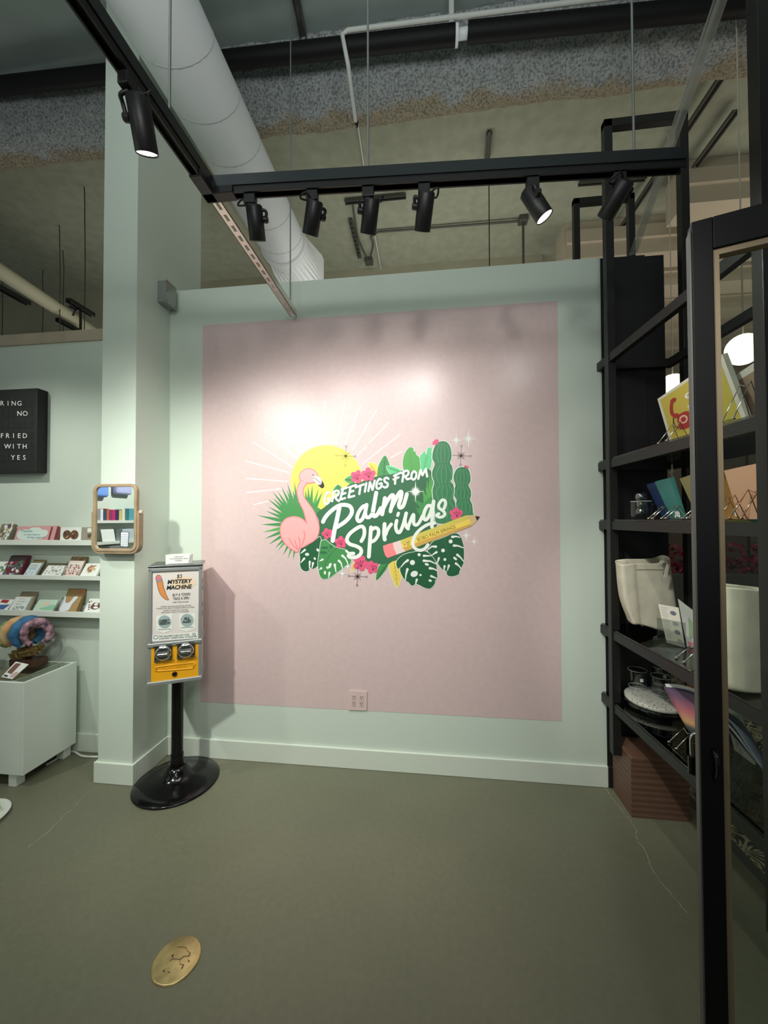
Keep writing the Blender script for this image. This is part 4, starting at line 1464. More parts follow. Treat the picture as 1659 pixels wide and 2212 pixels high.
s.stroke([(.47, .14), (.5, .11), (.53, .14)], .015, up_, M_ink)
s.build('paper_note', tb)

# ------------------------------------------------------------------ wooden mirror on the narrow wall end
MI = thing('tilting_mirror', 'oak framed rounded mirror in a yoke on the narrow wall end', 'mirror', (-1.8, 2.0, 1.5))
mf = atY(203, 1046, 1.985)
me_ = atY(296, 1192, 1.985)
x0, x1, z1, z0 = mf.x, me_.x, mf.z, me_.z


def rrect(x0, x1, z0, z1, r, n=6):
    o = []
    for cx, cz, a0 in ((x1 - r, z1 - r, 0), (x0 + r, z1 - r, 90), (x0 + r, z0 + r, 180), (x1 - r, z0 + r, 270)):
        for i in range(n + 1):
            a = math.radians(a0 + 90 * i / n)
            o.append((cx + r * math.cos(a), cz + r * math.sin(a)))
    return o


def ring(o, i, ya, yb, m):
    b = MB()
    n = len(o)
    vs = [(x, ya, z) for x, z in o] + [(x, ya, z) for x, z in i] + [(x, yb, z) for x, z in o] + [(x, yb, z) for x, z in i]
    fs = []
    for k in range(n):
        l = (k + 1) % n
        fs += [(k, l, n + l, n + k), (2 * n + k, 3 * n + k, 3 * n + l, 2 * n + l), (k, 2 * n + k, 2 * n + l, l), (n + k, n + l, 3 * n + l, 3 * n + k)]
    return b.add(vs, fs, m)


ti = .017
ring(rrect(x0, x1, z0, z1, .04), rrect(x0 + ti, x1 - ti, z0 + ti, z1 - ti, .028), 1.978, 2.0, M_wood).build('mirror_frame', MI, bevel=.003)
ins = rrect(x0 + ti - .001, x1 - ti + .001, z0 + ti - .001, z1 - ti + .001, .028)
b = MB()
b.add([(x, 1.986, z) for x, z in ins], [tuple(range(len(ins)))[::-1]], mat('mirror_silver', (240, 244, 242), .0, 1.0))
gl = b.build('mirror_glass', MI)
# yoke round the lower half
o = rrect(x0 - .012, x1 + .010, z0 - .012, z1, .045)
xa, xb, zb, zt = x0 - .004, x1 + .004, z0 - .004, atY(200, 1104, 1.985).z
path = [(xa, zt)] + [(p[0], p[1]) for p in rrect(xa, xb, zb, zt + .1, .042)[14:28] if p[1] < zt] + [(xb, zt)]
b = MB()
for a, c in zip(path[:-1], path[1:]):
    b.bar((a[0], 2.0, a[1]), (c[0], 2.0, c[1]), .034, .014, M_wood, up=(0, 0, 1) if abs(a[0] - c[0]) > abs(a[1] - c[1]) else (1, 0, 0))
b.build('yoke', MI)
for x, s in ((xa - .006, -1), (xb + .006, 1)):
    MB().lathe([(.012, 0), (.012, .006), (.007, .010)], (x, 1.996, zt - .008), mat('pale_wood_knob', (214, 196, 172), .35), axis=(s, 0, 0), n=14).build('pivot_knob', MI)
MB().box((x0 + x1) / 2 - .05, (x0 + x1) / 2 + .05, 2.004, 2.04, zb + .02, zb + .12, M_wood).build('wall_bracket', MI)
# little ruled-paper sticker at the lower right of the glass
b = MB()
wm = lambda x, y: atY(180 + x / 11.85, 1030 + y / 11.85, 1.9854)
wm2 = lambda x, y: atY(180 + x / 11.85, 1030 + y / 11.85, 1.9850)
wm3 = lambda x, y: atY(180 + x / 11.85, 1030 + y / 11.85, 1.9846)
b.poly([(955, 1408), (1150, 1412), (1172, 1440), (1150, 1790), (1120, 1805), (945, 1790), (935, 1760), (948, 1430)], wm, M_ink)
b.poly([(970, 1420), (1140, 1424), (1158, 1446), (1138, 1780), (1110, 1792), (955, 1778), (962, 1440)], wm2, mat('sticker_white', (222, 230, 232), .5))
for i in range(8):
    y = 1470 + i * 42
    b.poly([(966, y), (1150, y + 6), (1148, y + 20), (965, y + 14)], wm3, mat('sticker_grey', (140, 154, 164), .5))
b.build('ruled_sticker', gl)

# ------------------------------------------------------------------ letter board
LB = thing('letter_board', 'black felt style letter board with white plastic letters on the card wall', 'letter board', (-2.8, 2.3, 2.1))
bx1, yf_ = -2.545, 2.226
bz0, bz1 = 1.817, 2.368
MB().box(-3.6, bx1, yf_, 2.297, bz0, bz1, mat('letter_board_black', (20, 20, 20), .6)).build('board', LB, bevel=.004)
b = MB()
bm = mat('letter_tile', (30, 30, 30), .45)
lw = lambda x, y: atY(x, y, yf_ - .003)
rows = [(870, ' RING '), (892, '     NO'), (916, ''), (940, '  FRIED'), (963, '   WITH'), (987, '    YES')]
for y, s in rows:
    b = MB()
    for i in range(-3, 6):
        x = -8 + i * 12.2 + 4
        c = lw(x + 6, y)
        b.box(c.x - .0135, c.x + .0135, yf_ - .002, yf_, c.z - .024, c.z + .024, bm)
    b.box(-2.9, bx1 - .03, yf_ - .0012, yf_, c.z - .026, c.z + .026, bm)
    b.build('letter_row', LB)
M_let = mat('white_letter', (228, 232, 228), .5)
for y, x0_, s in [(876, 1.5, 'RING'), (898, 38.5, 'NO'), (946, 1.2, 'FRIED'), (969, 13, 'WITH'), (993, 24.5, 'YES')]:
    for i, ch in enumerate(s):
        MB().text(ch, x0_ + i * 12.3 + 3.5, y, 10.5, lw, M_let, align='CENTER', bold=.004).build('letter', LB)
# ------------------------------------------------------------------ picture ledges with cards and notebooks
LV = [(1.376, 1.343, 'top'), (1.151, 1.124, 'middle'), (.925, .890, 'bottom')]
for z1, z0, wd in LV:
    b = MB()
    b.box(-3.6, -1.93, 2.196, 2.206, z0, z1, M_white)
    b.box(-3.6, -1.93, 2.206, 2.30, z0, z0 + .012, M_white)
    b.box(-3.6, -1.93, 2.290, 2.30, z0, z1 + .02, M_white)
    tag(b.build('picture_ledge', bevel=.0015), 'white picture ledge, %s of the three on the card wall' % wd, 'shelf', 'white picture ledges')


def card(name, label, cat, row, px0, px1, ptop, lean, th, m, art=None, group=None, yb=2.212, side=None, copies=0, clabel=None):
    """card or booklet standing behind a ledge lip and leaning on the wall; px0, px1 bottom ends and ptop top line read off the photo"""
    z1, z0, _ = LV[row]
    ylip = (1167, 1243, 1319)[row]
    a, c = atY(px0, ylip, yb), atY(px1, ylip, yb)
    zt = atY(px0, ptop, yb + lean).z
    zb = z0 + .013
    s, mp = slab((a.x, yb, zb), (c.x, yb, zb), (c.x, yb + lean, zt), (a.x, yb + lean, zt), th, m, back=side)
    if art:
        # v measured from the lip line upwards
        v0 = (a.z - zb) / (zt - zb)
        art(s, lambda u, v, o=.0008: mp(u, v0 + v * (1 - v0), o))
    root = s.build(name)
    root.data.transform(Matrix.Translation(-Vector((a.x, yb, zb))))
    root.location = (a.x, yb, zb)
    tag(root, label, cat, group)
    for i in range(copies):
        k = root.copy()
        k.location = root.location + Vector((.001 * (i + 1), (th + .003) * (i + 1), .0))
        COL.objects.link(k)
        tag(k, (clabel or 'copy tucked behind the ' + label)[:110] + (' (second row)' if i else ''), cat, group)
    return root


def dots(b, mp, cols, n, r, seed=1, v0=.05, v1=.95, u0=.05, u1=.95):
    R = random.Random(seed)
    for i in range(n):
        u, v = R.uniform(u0, u1), R.uniform(v0, v1)
        b.disc((u, v), r * R.uniform(.6, 1.3), lambda x, y, k=R.uniform(.0006, .0016): mp(x, y, k), R.choice(cols), ry=r * R.uniform(.6, 1.2), rot=R.uniform(0, 3), n=7)


C_ = lambda n, rgb: mat('print_' + n, rgb, .5)
GC = 'cards and notebooks on the ledges'

# top ledge


def art_sleeve(b, mp):
    dots(b, mp, [C_('brown', (110, 96, 74)), C_('plum', (112, 78, 92)), C_('sand', (190, 178, 130)), C_('silver', (220, 222, 220))], 26, .12, 3)
    for u in (.55, .8):
        b.poly([(u, .02), (u + .06, .02), (u + .18, .6), (u + .12, .6)], lambda x, y: mp(x, y, .002), M_paper)


card('sleeved_card_pack', 'shiny brown patterned card pack in clear sleeves left of the pink cards, top ledge', 'card pack', 0, -14, 14, 1132, .05, .02, C_('sleeve', (128, 118, 100)), art_sleeve, GC)


def art_thanks(b, mp):
    W_ = lambda x, y: mp(x, y, .0008)
    W2 = lambda x, y: mp(x, y, .0014)
    b.blob([(.06, .3), (.05, .55), (.12, .75), (.36, .78), (.42, .9), (.66, .92), (.74, .78), (.9, .72), (.96, .5), (.9, .24), (.72, .06), (.2, .06)], W_, C_('label_blue', (206, 220, 214)))
    b.text('Thanks', .12, .58, .18, W2, C_('label_ink', (84, 120, 122)), width=.36, ydown=False, ang=.0)
    b.text('for always being my', .25, .36, .11, W2, C_('label_ink', (84, 120, 122)), width=.48, ydown=False)
    b.text('loving support', .38, .14, .16, W2, C_('label_ink', (84, 120, 122)), width=.52, ydown=False)


card('greeting_card', 'wide pink thank you card with pale blue label, top ledge', 'card', 0, 28, 101, 1137, .03, .006, C_('rose', (208, 150, 152)), art_thanks, GC, yb=2.210, side=C_('rose_dark', (150, 80, 78)))
card('greeting_card', 'pink card just behind the thank you card, its dark red edge showing', 'card', 0, 60, 114, 1136, .03, .012, C_('rose', (208, 150, 152)), None, GC, yb=2.222, side=C_('rose_dark', (150, 80, 78)))
card('greeting_card', 'rearmost pink card of the thank you stack, next to the white box', 'card', 0, 66, 120, 1138, .03, .014, C_('rose2', (196, 128, 128)), None, GC, yb=2.240, side=C_('rose_dark', (150, 80, 78)))


def art_holes(b, mp):
    for u, c in ((.33, 0), (.68, 1)):
        b.disc((u, .42), .2, lambda x, y: mp(x, y, .0008), C_('sepia', (110, 74, 50)), ry=.36, n=22)
        dots(b, lambda x, y, k=.001: mp(u + (x - .5) * .26, .42 + (y - .5) * .46, .0014 + k), [C_('umber', (70, 44, 34)), C_('tan', (176, 146, 116)), C_('mauve', (110, 86, 84))], 9, .16, 5 + c)


card('photo_card_box', 'white card box with two round brown photo windows, top ledge', 'box', 0, 129, 174, 1139, .006, .03, M_paper, art_holes, GC, yb=2.210)


def art_kraftnote(b, mp):
    b.poly([(.28, .62), (1, .62), (1, .93), (.28, .93)], lambda x, y: mp(x, y, .0008), M_paper)
    b.poly([(.3, .2), (.42, .16), (.5, .52), (.3, .48)], lambda x, y: mp(x, y, .0008), C_('slate', (92, 84, 76)))


card('card_box', 'grey brown card box with white label, partly behind the mirror on the top ledge', 'box', 0, 174, 222, 1139, .006, .03, C_('taupe', (154, 146, 132)), art_kraftnote, GC, yb=2.214, side=C_('taupe2', (110, 92, 80)))

# middle ledge


def art_leafy(b, mp):
    dots(b, mp, [C_('teal', (110, 160, 146)), C_('green', (96, 140, 104))], 7, .09, 2, u0=.5)


card('greeting_card', 'white card with green leaves at the left end of the middle ledge', 'card', 1, -30, 1, 1213, .055, .004, M_paper, art_leafy, GC, copies=1, clabel='plain card behind the leafy white one at the left end of the middle ledge')


def art_collage(b, mp):
    b.poly([(0, .72), (1, .72), (1, 1), (0, 1)], lambda x, y: mp(x, y, .0006), C_('black_brown', (48, 38, 40)))
    dots(b, mp, [C_('col1', (196, 150, 176)), C_('col2', (226, 226, 224)), C_('col3', (60, 98, 92)), C_('col4', (116, 104, 58)), C_('col5', (40, 46, 44)), C_('col6', (82, 130, 146))], 34, .085, 8, v0=.04, v1=.68)


M_wine = C_('wine', (112, 42, 56))
card('notebook', 'wine red notebook with collage cover and black top band, middle ledge', 'notebook', 1, 4, 40, 1200, .055, .012, M_wine, art_collage, GC)
card('notebook', 'second wine red notebook tucked behind the collage one', 'notebook', 1, 9, 45, 1199, .055, .012, M_wine, None, GC, yb=2.228)


def art_fog(b, mp):
    for v, m_ in ((.78, C_('tanbar', (180, 160, 118))), (.62, C_('fog2', (168, 182, 196))), (.5, C_('fog3', (150, 168, 184)))):
        b.poly([(.1, v), (.75, v), (.75, v + .06), (.1, v + .06)], lambda x, y: mp(x, y, .0007), m_)
    dots(b, mp, [C_('fog3', (150, 168, 184))], 9, .04, 4, v1=.4)


card('greeting_card', 'pale blue card with grey printed lines, middle ledge', 'card', 1, 48, 73, 1216, .055, .004, C_('fog', (206, 216, 222)), art_fog, GC, copies=1, clabel='card tucked behind the pale blue one with grey lines')
card('greeting_card', 'brown topped card standing behind the pale blue card', 'card', 1, 54, 80, 1209, .058, .004, C_('moss', (126, 112, 76)), None, GC, yb=2.230)


def art_bw(b, mp):
    dots(b, mp, [C_('char', (74, 76, 76)), C_('char2', (120, 124, 122))], 30, .035, 6)
    for v in (.6, .5, .42):
        b.stroke([(.33 + i * .034, v + (.02 if i % 2 else -.02)) for i in range(10)], .02, lambda x, y: mp(x, y, .001), C_('sage', (132, 150, 142)))


card('scalloped_card', 'white scalloped card with small black motifs, middle ledge', 'card', 1, 86, 129, 1221, .055, .006, M_paper, art_bw, GC)
card('envelope', 'dark olive envelope edge behind the scalloped white card', 'envelope', 1, 84, 128, 1216, .056, .005, C_('olive', (84, 78, 50)), None, GC, yb=2.224)


def art_floral(b, mp):
    dots(b, mp, [C_('berry', (124, 62, 70)), C_('rosewood', (168, 110, 110)), C_('brownish', (98, 76, 66))], 44, .042, 9, v1=.72)
    b.poly([(.02, .76), (.98, .76), (.98, .82), (.02, .82)], lambda x, y: mp(x, y, .0008), M_paper)


sp_m = C_('blush', (226, 206, 198))
nb = card('spiral_notebook', 'blush notebook with dark red flowers and black spiral, middle ledge', 'notebook', 1, 133, 166, 1211, .055, .012, sp_m, art_floral, GC)
b = MB()
for i in range(11):
    v = .08 + i * .085
    p = nb.data.vertices[0].co.lerp(nb.data.vertices[3].co, v)
    b.tube([p + Vector((math.cos(t) * .006, -.004 + math.sin(t) * .008, 0)) for t in [j * math.pi / 4 for j in range(8)]], .0012, M_black, n=4, closed=True)
o = b.build('spiral_binding', nb, local=True)


def art_leopard(b, mp):
    dots(b, mp, [C_('leo1', (60, 44, 34)), C_('leo2', (136, 122, 76))], 40, .045, 12, v0=.6)


card('notebook', 'leopard print notebook rising behind the blush floral one', 'notebook', 1, 136, 171, 1202, .06, .012, C_('leo', (112, 94, 66)), art_leopard, GC, yb=2.228)


def art_animal(b, mp):
    dots(b, mp, [C_('apricot', (206, 170, 132)), C_('rust', (168, 116, 86)), C_('buff', (222, 204, 176))], 20, .1, 14, u0=.3, u1=.75, v0=.2, v1=.85)


card('greeting_card', 'white card with tan floral drawing next to the narrow wall end, middle ledge', 'card', 1, 170, 205, 1217, .055, .005, M_paper, art_animal, GC, copies=1, clabel='card stacked behind the tan floral one on the middle ledge')

# bottom ledge


def art_redblue(b, mp):
    b.poly([(.3, .1), (.75, .1), (.95, .55), (.3, .5)], lambda x, y: mp(x, y, .0008), C_('royal', (72, 100, 160)))
    b.poly([(.2, .72), (.7, .66), (.72, .96), (.25, .98)], lambda x, y: mp(x, y, .0008), C_('redink', (164, 54, 54)))


card('greeting_card', 'white card with red and blue shapes at the left end of the bottom ledge', 'card', 2, -22, 11, 1294, .055, .005, M_paper, art_redblue, GC)


def art_script(b, mp):
    for i, (t, w_) in enumerate((('You are', .42), ('the loveliest in a', .6), ('forever', .4))):
        b.text(t, .25, .84 - i * .2, .08, lambda x, y: mp(x, y, .0008), C_('pencil_ink', (110, 116, 116)), width=w_, ydown=False)
    dots(b, mp, [C_('greyfl', (150, 160, 164))], 22, .05, 3, v1=.3)


card('greeting_card', 'white card with grey handwriting and flowers, bottom ledge', 'card', 2, 15, 49, 1289, .055, .005, C_('offwhite', (220, 224, 220)), art_script, GC, copies=2, clabel='card edge stacked behind the grey handwriting card')
card('greeting_card', 'taller kraft card behind the grey handwriting card', 'card', 2, 26, 62, 1277, .06, .006, C_('kraft2', (140, 128, 104)), None, GC, yb=2.236)


def art_mint(b, mp):
    b.blob([(.3, .2), (.55, .32), (.72, .5), (.95, .55), (.98, .1), (.4, .08)], lambda x, y: mp(x, y, .0008), C_('jade', (150, 196, 166)))
    b.blob([(.32, .5), (.4, .82), (.62, .8), (.6, .55), (.45, .45)], lambda x, y: mp(x, y, .0008), C_('peachy', (226, 206, 184)))


card('greeting_card', 'mint green card with pale landscape, bottom ledge', 'card', 2, 66, 109, 1295, .055, .005, C_('mintcard', (196, 220, 200)), art_mint, GC, copies=1, clabel='card behind the mint green landscape card')


def art_folder(b, mp):
    b.blob([(.0, .0), (.55, .0), (.62, .45), (.78, .98), (.55, .98), (.5, .75), (.38, .55), (.2, .58), (.1, .95), (0, .95)], lambda x, y: mp(x, y, .0008), C_('icewhite', (222, 226, 230)), 3)


nb = card('spiral_notebook', 'kraft notebook with white curved print and dark spiral, bottom ledge', 'notebook', 2, 122, 160, 1288, .055, .012, M_kraft, art_folder, GC)
b = MB()
for i in range(11):
    v = .08 + i * .085
    p = nb.data.vertices[0].co.lerp(nb.data.vertices[3].co, v)
    b.tube([p + Vector((math.cos(t) * .006, -.004 + math.sin(t) * .008, 0)) for t in [j * math.pi / 4 for j in range(8)]], .0012, M_black, n=4, closed=True)
b.build('spiral_binding', nb, local=True)
card('notebook', 'tall brown notebook rising behind the kraft spiral one', 'notebook', 2, 128, 166, 1271, .062, .016, C_('brownkraft', (136, 112, 66)), lambda b, mp: b.poly([(.68, .78), (.95, .78), (.95, .93), (.68, .93)], lambda x, y: mp(x, y, .0008), C_('rustlabel', (156, 84, 50))), GC, yb=2.228)


def art_face(b, mp):
    b.blob([(.3, .2), (.36, .62), (.55, .66), (.8, .6), (.86, .3), (.6, .06)], lambda x, y: mp(x, y, .0008), C_('maroon', (104, 60, 60)))
    b.disc((.55, .52), .12, lambda x, y: mp(x, y, .0012), M_paper)
    b.disc((.6, .24), .14, lambda x, y: mp(x, y, .0012), M_paper, ry=.1)
    dots(b, mp, [C_('maroon', (104, 60, 60)), M_ink], 10, .05, 21, u1=.25)


card('greeting_card', 'white card with maroon shield like motif next to the narrow wall end, bottom ledge', 'card', 2, 177, 214, 1293, .055, .005, M_paper, art_face, GC, copies=1, clabel='card with dark lettering behind the maroon motif card')

# ------------------------------------------------------------------ low white display table
TT = thing('display_table', 'low white table with glazed top in front of the card wall', 'table', (-2.8, 2.1, 0))
tx0, tx1, ty0, ty1, tz0, tz1 = -3.6, -2.27, 1.936, 2.262, .072, .588
M_tab = mat('table_white', (226, 232, 225), .4)
MB().box(tx1 - .018, tx1, ty0, ty1, tz0, tz1, M_tab).build('side_panel', TT, bevel=.001)
MB().box(tx0, tx1 - .019, ty0, ty0 + .018, tz0, tz1 - .002, M_tab).build('front_panel', TT, bevel=.001)
MB().box(tx0, tx1 - .019, ty1 - .018, ty1, tz0, tz1 - .002, M_tab).box(tx0, tx1 - .019, ty0 + .019, ty1 - .019, tz0, tz0 + .018, M_tab).box(tx0, tx0 + .018, ty0 + .019, ty1 - .019, tz0 + .019, tz1 - .02, M_tab).build('back_panel', TT)
MB().box(tx0 + .02, tx1 - .02, ty0 + .02, ty1 - .02, tz1 - .06, tz1 - .05, mat('drawer_lining', (186, 166, 136), .6, var=.15, vscale=20)).build('inner_tray', TT)
MB().box(tx0 + .02, tx1 - .019, ty0 + .019, ty1 - .019, tz1 - .007, tz1 - .003, glassmat('table_glass', (234, 238, 234), .06)).build('glass_top', TT)
for x in (-2.38, -2.9):
    MB().box(x - .006, x + .006, ty0 + .02, ty1 - .02, tz1 - .05, tz1 - .008, M_tab).build('divider', TT)
for x, y in ((tx1 - .105, ty0 + .01), (tx1 - .075, ty1 - .06), (tx0 + .05, ty0 + .01), (tx0 + .05, ty1 - .06)):
    MB().box(x, x + .05, y, y + .05, 0, tz0, M_tab).build('leg', TT, bevel=.002)

# white power cable behind the table
p = [atZ(x, y, .006) for x, y in [(100, 1652), (118, 1642), (140, 1626), (160, 1624), (178, 1633), (212, 1635)]]
tag(MB().tube(smooth(p, False, 5), .006, M_white, n=8).build('power_cable'), 'white power cable on the floor behind the low table', 'cable')

# headband display
ZT_ = tz1 - .002
hb0 = atZ(66, 1437, ZT_)
hx, hy = -2.53, 2.185
st = thing('headband_stand', 'dark wooden T stand holding colourful headbands on the low table', 'stand', (hx, hy, ZT_))
MB().box(hx - .095, hx + .09, hy - .042, hy + .042, ZT_, ZT_ + .045, M_darkwood).build('base', st, bevel=.003)
MB().box(hx - .02, hx + .006, hy - .01, hy + .016, ZT_ + .045, ZT_ + .262, M_darkwood).build('post', st, bevel=.002)
MB().tube([(hx - .15, hy - .03, ZT_ + .255), (hx + .13, hy - .03, ZT_ + .25)], .012, M_darkwood, n=10).build('crossbar', st)


def headband(label, c, R, yaw, rgb, rgb2, w=.030, tilt=0.0, seed=1):
    root = thing('headband', label, 'headband', c, 'headbands on the wooden stand')
    m = mat('cloth_' + label[:12], rgb, .8, var=.3, vscale=26, vrgb=rgb2)
    b = MB()
    pts, rad = [], []
    cy, sy = math.cos(yaw), math.sin(yaw)
    for i in range(27):
        a = math.radians(-62 + 304 * i / 26)
        x, z = math.cos(a) * R, math.sin(a) * R * 1.05
        y = math.sin(i * 1.3) * .004 + z * tilt
        pts.append((x * cy - y * sy, x * sy + y * cy, z))
        f = abs(i - 13) / 13
        rad.append(w * 1.12 * (1 - f * .5) * (1 + .12 * math.sin(i * 2.1 + seed)))
    b.tube(pts, rad, m, n=12)
    b.build('padded_band', root, local=True)
    k = MB()
    k.ball((0, 0, R * 1.05), w * 1.25, m, sc=(1.1, 1.2, .9))
    k.ball((.012 * cy, .012 * sy - .006, R * 1.05 + w * .5), w * .8, m, sc=(.8, 1.5, .8))
    k.build('knot', root, local=True)
    return root


hz = ZT_ + .212
headband('green and yellow headband at the left of the wooden stand', (hx - .070, hy - .035, hz - .015), .064, 1.2, (104, 140, 100), (190, 190, 110), .026, .2, 1)
headband('orange and cream twisted headband left of the blue one', (hx - .022, hy - .045, hz), .068, 1.2, (214, 150, 104), (206, 184, 130), .030, .0, 2)
headband('plain blue headband in the middle of the wooden stand', (hx + .035, hy - .04, hz), .070, 1.28, (66, 120, 164), (50, 100, 140), .032, .0, 3)
headband('pink and navy patterned headband at the right of the stand', (hx + .105, hy - .045, hz), .064, .55, (206, 160, 172), (46, 36, 56), .028, .0, 4)

bd = thing('raffia_bundle', 'bundle of dried raffia lying on the headband stand base', 'bundle', (hx + .005, hy - .022, ZT_ + .047))
b = MB()
R_ = random.Random(5)
M_raf = mat('raffia', (170, 142, 84), .8, var=.35, vscale=40)
for i in range(46):
    a = R_.uniform(0, 6.28)
    rr = R_.uniform(.2, 1) * .036
    oy, oz = math.cos(a) * rr, .03 + math.sin(a) * rr * .75
    pts = []
    for t in range(6):
        q = t / 5
        k = 1 + .25 * abs(q - .35)
        pts.append((-.085 + q * .165 + R_.uniform(-.004, .004), oy * k + .01 * q + R_.uniform(-.002, .002), oz * k + .022 * q))
    b.tube(pts, .0042, M_raf, n=5)
b.build('straws', bd, local=True)
b = MB()
b.tube([(-.025 + .005 * math.cos(t), math.cos(t) * .038, .036 + math.sin(t) * .034) for t in [j * math.pi / 8 for j in range(16)]], .004, M_raf, n=6, closed=True)
b.build('tie', bd, local=True)

# second stand cut by the left edge of the photo
h2 = thing('clip_stand', 'dark wooden hair clip stand cut off at the left edge of the photo', 'stand', (-2.93, 2.11, ZT_))
MB().box(-3.02, -2.83, 2.06, 2.16, ZT_, ZT_ + .05, M_darkwood).build('base', h2, bevel=.003)
MB().box(-2.93, -2.90, 2.09, 2.115, ZT_ + .05, ZT_ + .22, M_darkwood).build('post', h2, bevel=.002)
MB().tube([(-3.05, 2.1, ZT_ + .205), (-2.80, 2.1, ZT_ + .205)], .011, M_darkwood, n=10).build('crossbar', h2)
M_tort = mat('tortoiseshell', (62, 38, 24), .18, var=.5, vscale=30, vrgb=(24, 14, 12))


def clip(label, c, s, m):
    root = thing('claw_clip', label, 'hair clip', c, 'claw clips on the left stand')
    for sgn in (1, -1):
        b = MB()
        sp = [(sgn * .004, 0, .03), (sgn * .026, 0, .018), (sgn * .036, 0, -.01), (sgn * .030, 0, -.045)]
        for j in range(4):
            y = -.03 + j * .02
            b.tube([(p[0] * s, y * s, p[2] * s) for p in smooth(sp, False, 4)], [.008 * s * (1 - .04 * i) for i in range(13)], m, n=7)
        b.tube([(sgn * .022 * s, -.034 * s, .018 * s), (sgn * .022 * s, .034 * s, .018 * s)], .010 * s, m, n=8)
        b.build('jaw', root, local=True)
    k = MB()
    k.tube([(0, -.03 * s, .032 * s), (0, .03 * s, .032 * s)], .007 * s, M_steel, n=8)
    k.build('hinge', root, local=True)


clip('large dark tortoiseshell claw clip at the left edge of the low table', (-2.835, 2.095, ZT_ + .20), 1.45, M_tort)
clip('dark red claw clip below the tortoiseshell one at the left edge', (-2.85, 2.03, ZT_ + .105), 1.0, mat('red_shell', (128, 44, 48), .2, var=.3, vscale=30))

# leaning price card on the table front
p0, p1, t1, t0 = [atY(x, y, yy) for x, y, yy in [(3, 1462, 1.975), (26, 1471, 1.975), (62, 1435, 2.055), (34, 1429, 2.055)]]
p0.z = max(p0.z, ZT_ + .002)
p1.z = max(p1.z, ZT_ + .002)
s, mp = slab(p0, p1, t1, t0, .002, M_paper)
s.poly([(.1, .3), (.55, .25), (.5, .95), (.12, .9)], lambda x, y: mp(x, y, .0008), C_('cardbrown', (120, 84, 66)))
s.blob([(.62, .1), (.95, .1), (.95, .4), (.7, .42)], lambda x, y: mp(x, y, .0008), C_('cardpink', (206, 170, 164)))
s.poly([(.1, .06), (.46, .05), (.46, .14), (.1, .16)], lambda x, y: mp(x, y, .0008), M_ink)
tag(s.build('price_card'), 'white card with a brown photo propped at the front of the low table', 'card')

# pale tray edge with papers at the left border of the photo
sx_, sy_ = atZ(-30, 1790, .0).x, atZ(-30, 1790, 0).y
rt = thing('paper_tray', 'rounded white tray of papers at the left border of the photo', 'tray', (-2.265, 1.70, 0))
MB().lathe([(.10, .0), (.125, .004), (.135, .02), (.132, .022), (.118, .01), (.0, .008)], (-2.265, 1.70, 0), M_white, n=36).build('tray_shell', rt)
for i in range(5):
    c = [(228, 226, 210), (206, 196, 150), (222, 224, 220), (196, 190, 150), (226, 224, 214)][i]
    z = .0105 + i * .011
    b = MB().box(-2.40, -2.195 - i * .004, 1.65 + i * .003, 1.77, z, z + .010, mat('booklet%d' % i, c, .6))
    tag(b.build('booklet'), ['bottom', 'second', 'middle', 'fourth', 'topmost'][i] + ' booklet in the pile on the white tray at the left border', 'booklet', 'booklets on the white tray')

# brass cleanout cover in the floor
dc = atZ(381.5, 2075, .0)
dr = thing('cleanout_cover', 'round brass cleanout cover set in the concrete floor', 'floor cover', dc)
M_brass = mat('worn_brass', (206, 184, 130), .34, .75, bump=.08, bscale=40, var=.14, vscale=30)
MB().lathe([(.0765, .0), (.0755, .0045), (.072, .006), (.0, .0065)], dc, M_brass, n=56).build('cover_plate', dr)
b = MB()
gm = mat('dark_groove', (92, 78, 52), .6)
zz = lambda x, y: atZ(280 + x / 6.9125, 1960 + y / 6.9125, .0072)
for s_ in ([(710, 590), (760, 585), (850, 600), (862, 650), (905, 672), (880, 722), (810, 728), (752, 775), (755, 848), (805, 850), (775, 910)], [(655, 700), (650, 765), (752, 775)], [(600, 800), (640, 765), (655, 765)], [(865, 780), (900, 800), (870, 810)]):
    b.stroke(s_, 7, zz, gm)
for q in ([(490, 955), (528, 918), (515, 962)], [(570, 958), (608, 965), (585, 975)], [(880, 722), (905, 672), (912, 680), (888, 730)], [(770, 912), (805, 852), (812, 860), (780, 918)], [(620, 730), (655, 690), (640, 740)]):
    b.poly(q, zz, M_ink)
b.build('cover_grooves', dr)
# ------------------------------------------------------------------ black display rack on the right
RX0, RX1 = .975, 1.335
RK = thing('display_rack', 'tall black steel display rack with glass shelves beside the black wall', 'shelf rack', (RX0, 2.2, .25))
TB_ = .042


def post(x, y, z0, z1):
    MB().box(x - TB_ / 2, x + TB_ / 2, y - TB_ / 2, y + TB_ / 2, z0, z1, M_blackmetal).build('post', RK, bevel=.002)


RSK = .055          # the rack stands a little skew to the wall


def rx(x, y):
    return x + (2.215 - y) * RSK


def rbar(x0, x1, y0, y1, z0, z1, m, b):
    return b.hexa([(rx(x0, y0), y0, z0), (rx(x1, y0), y0, z0), (rx(x1, y1), y1, z0), (rx(x0, y1), y1, z0), (rx(x0, y0), y0, z1), (rx(x1, y0), y0, z1), (rx(x1, y1), y1, z1), (rx(x0, y1), y1, z1)], m)


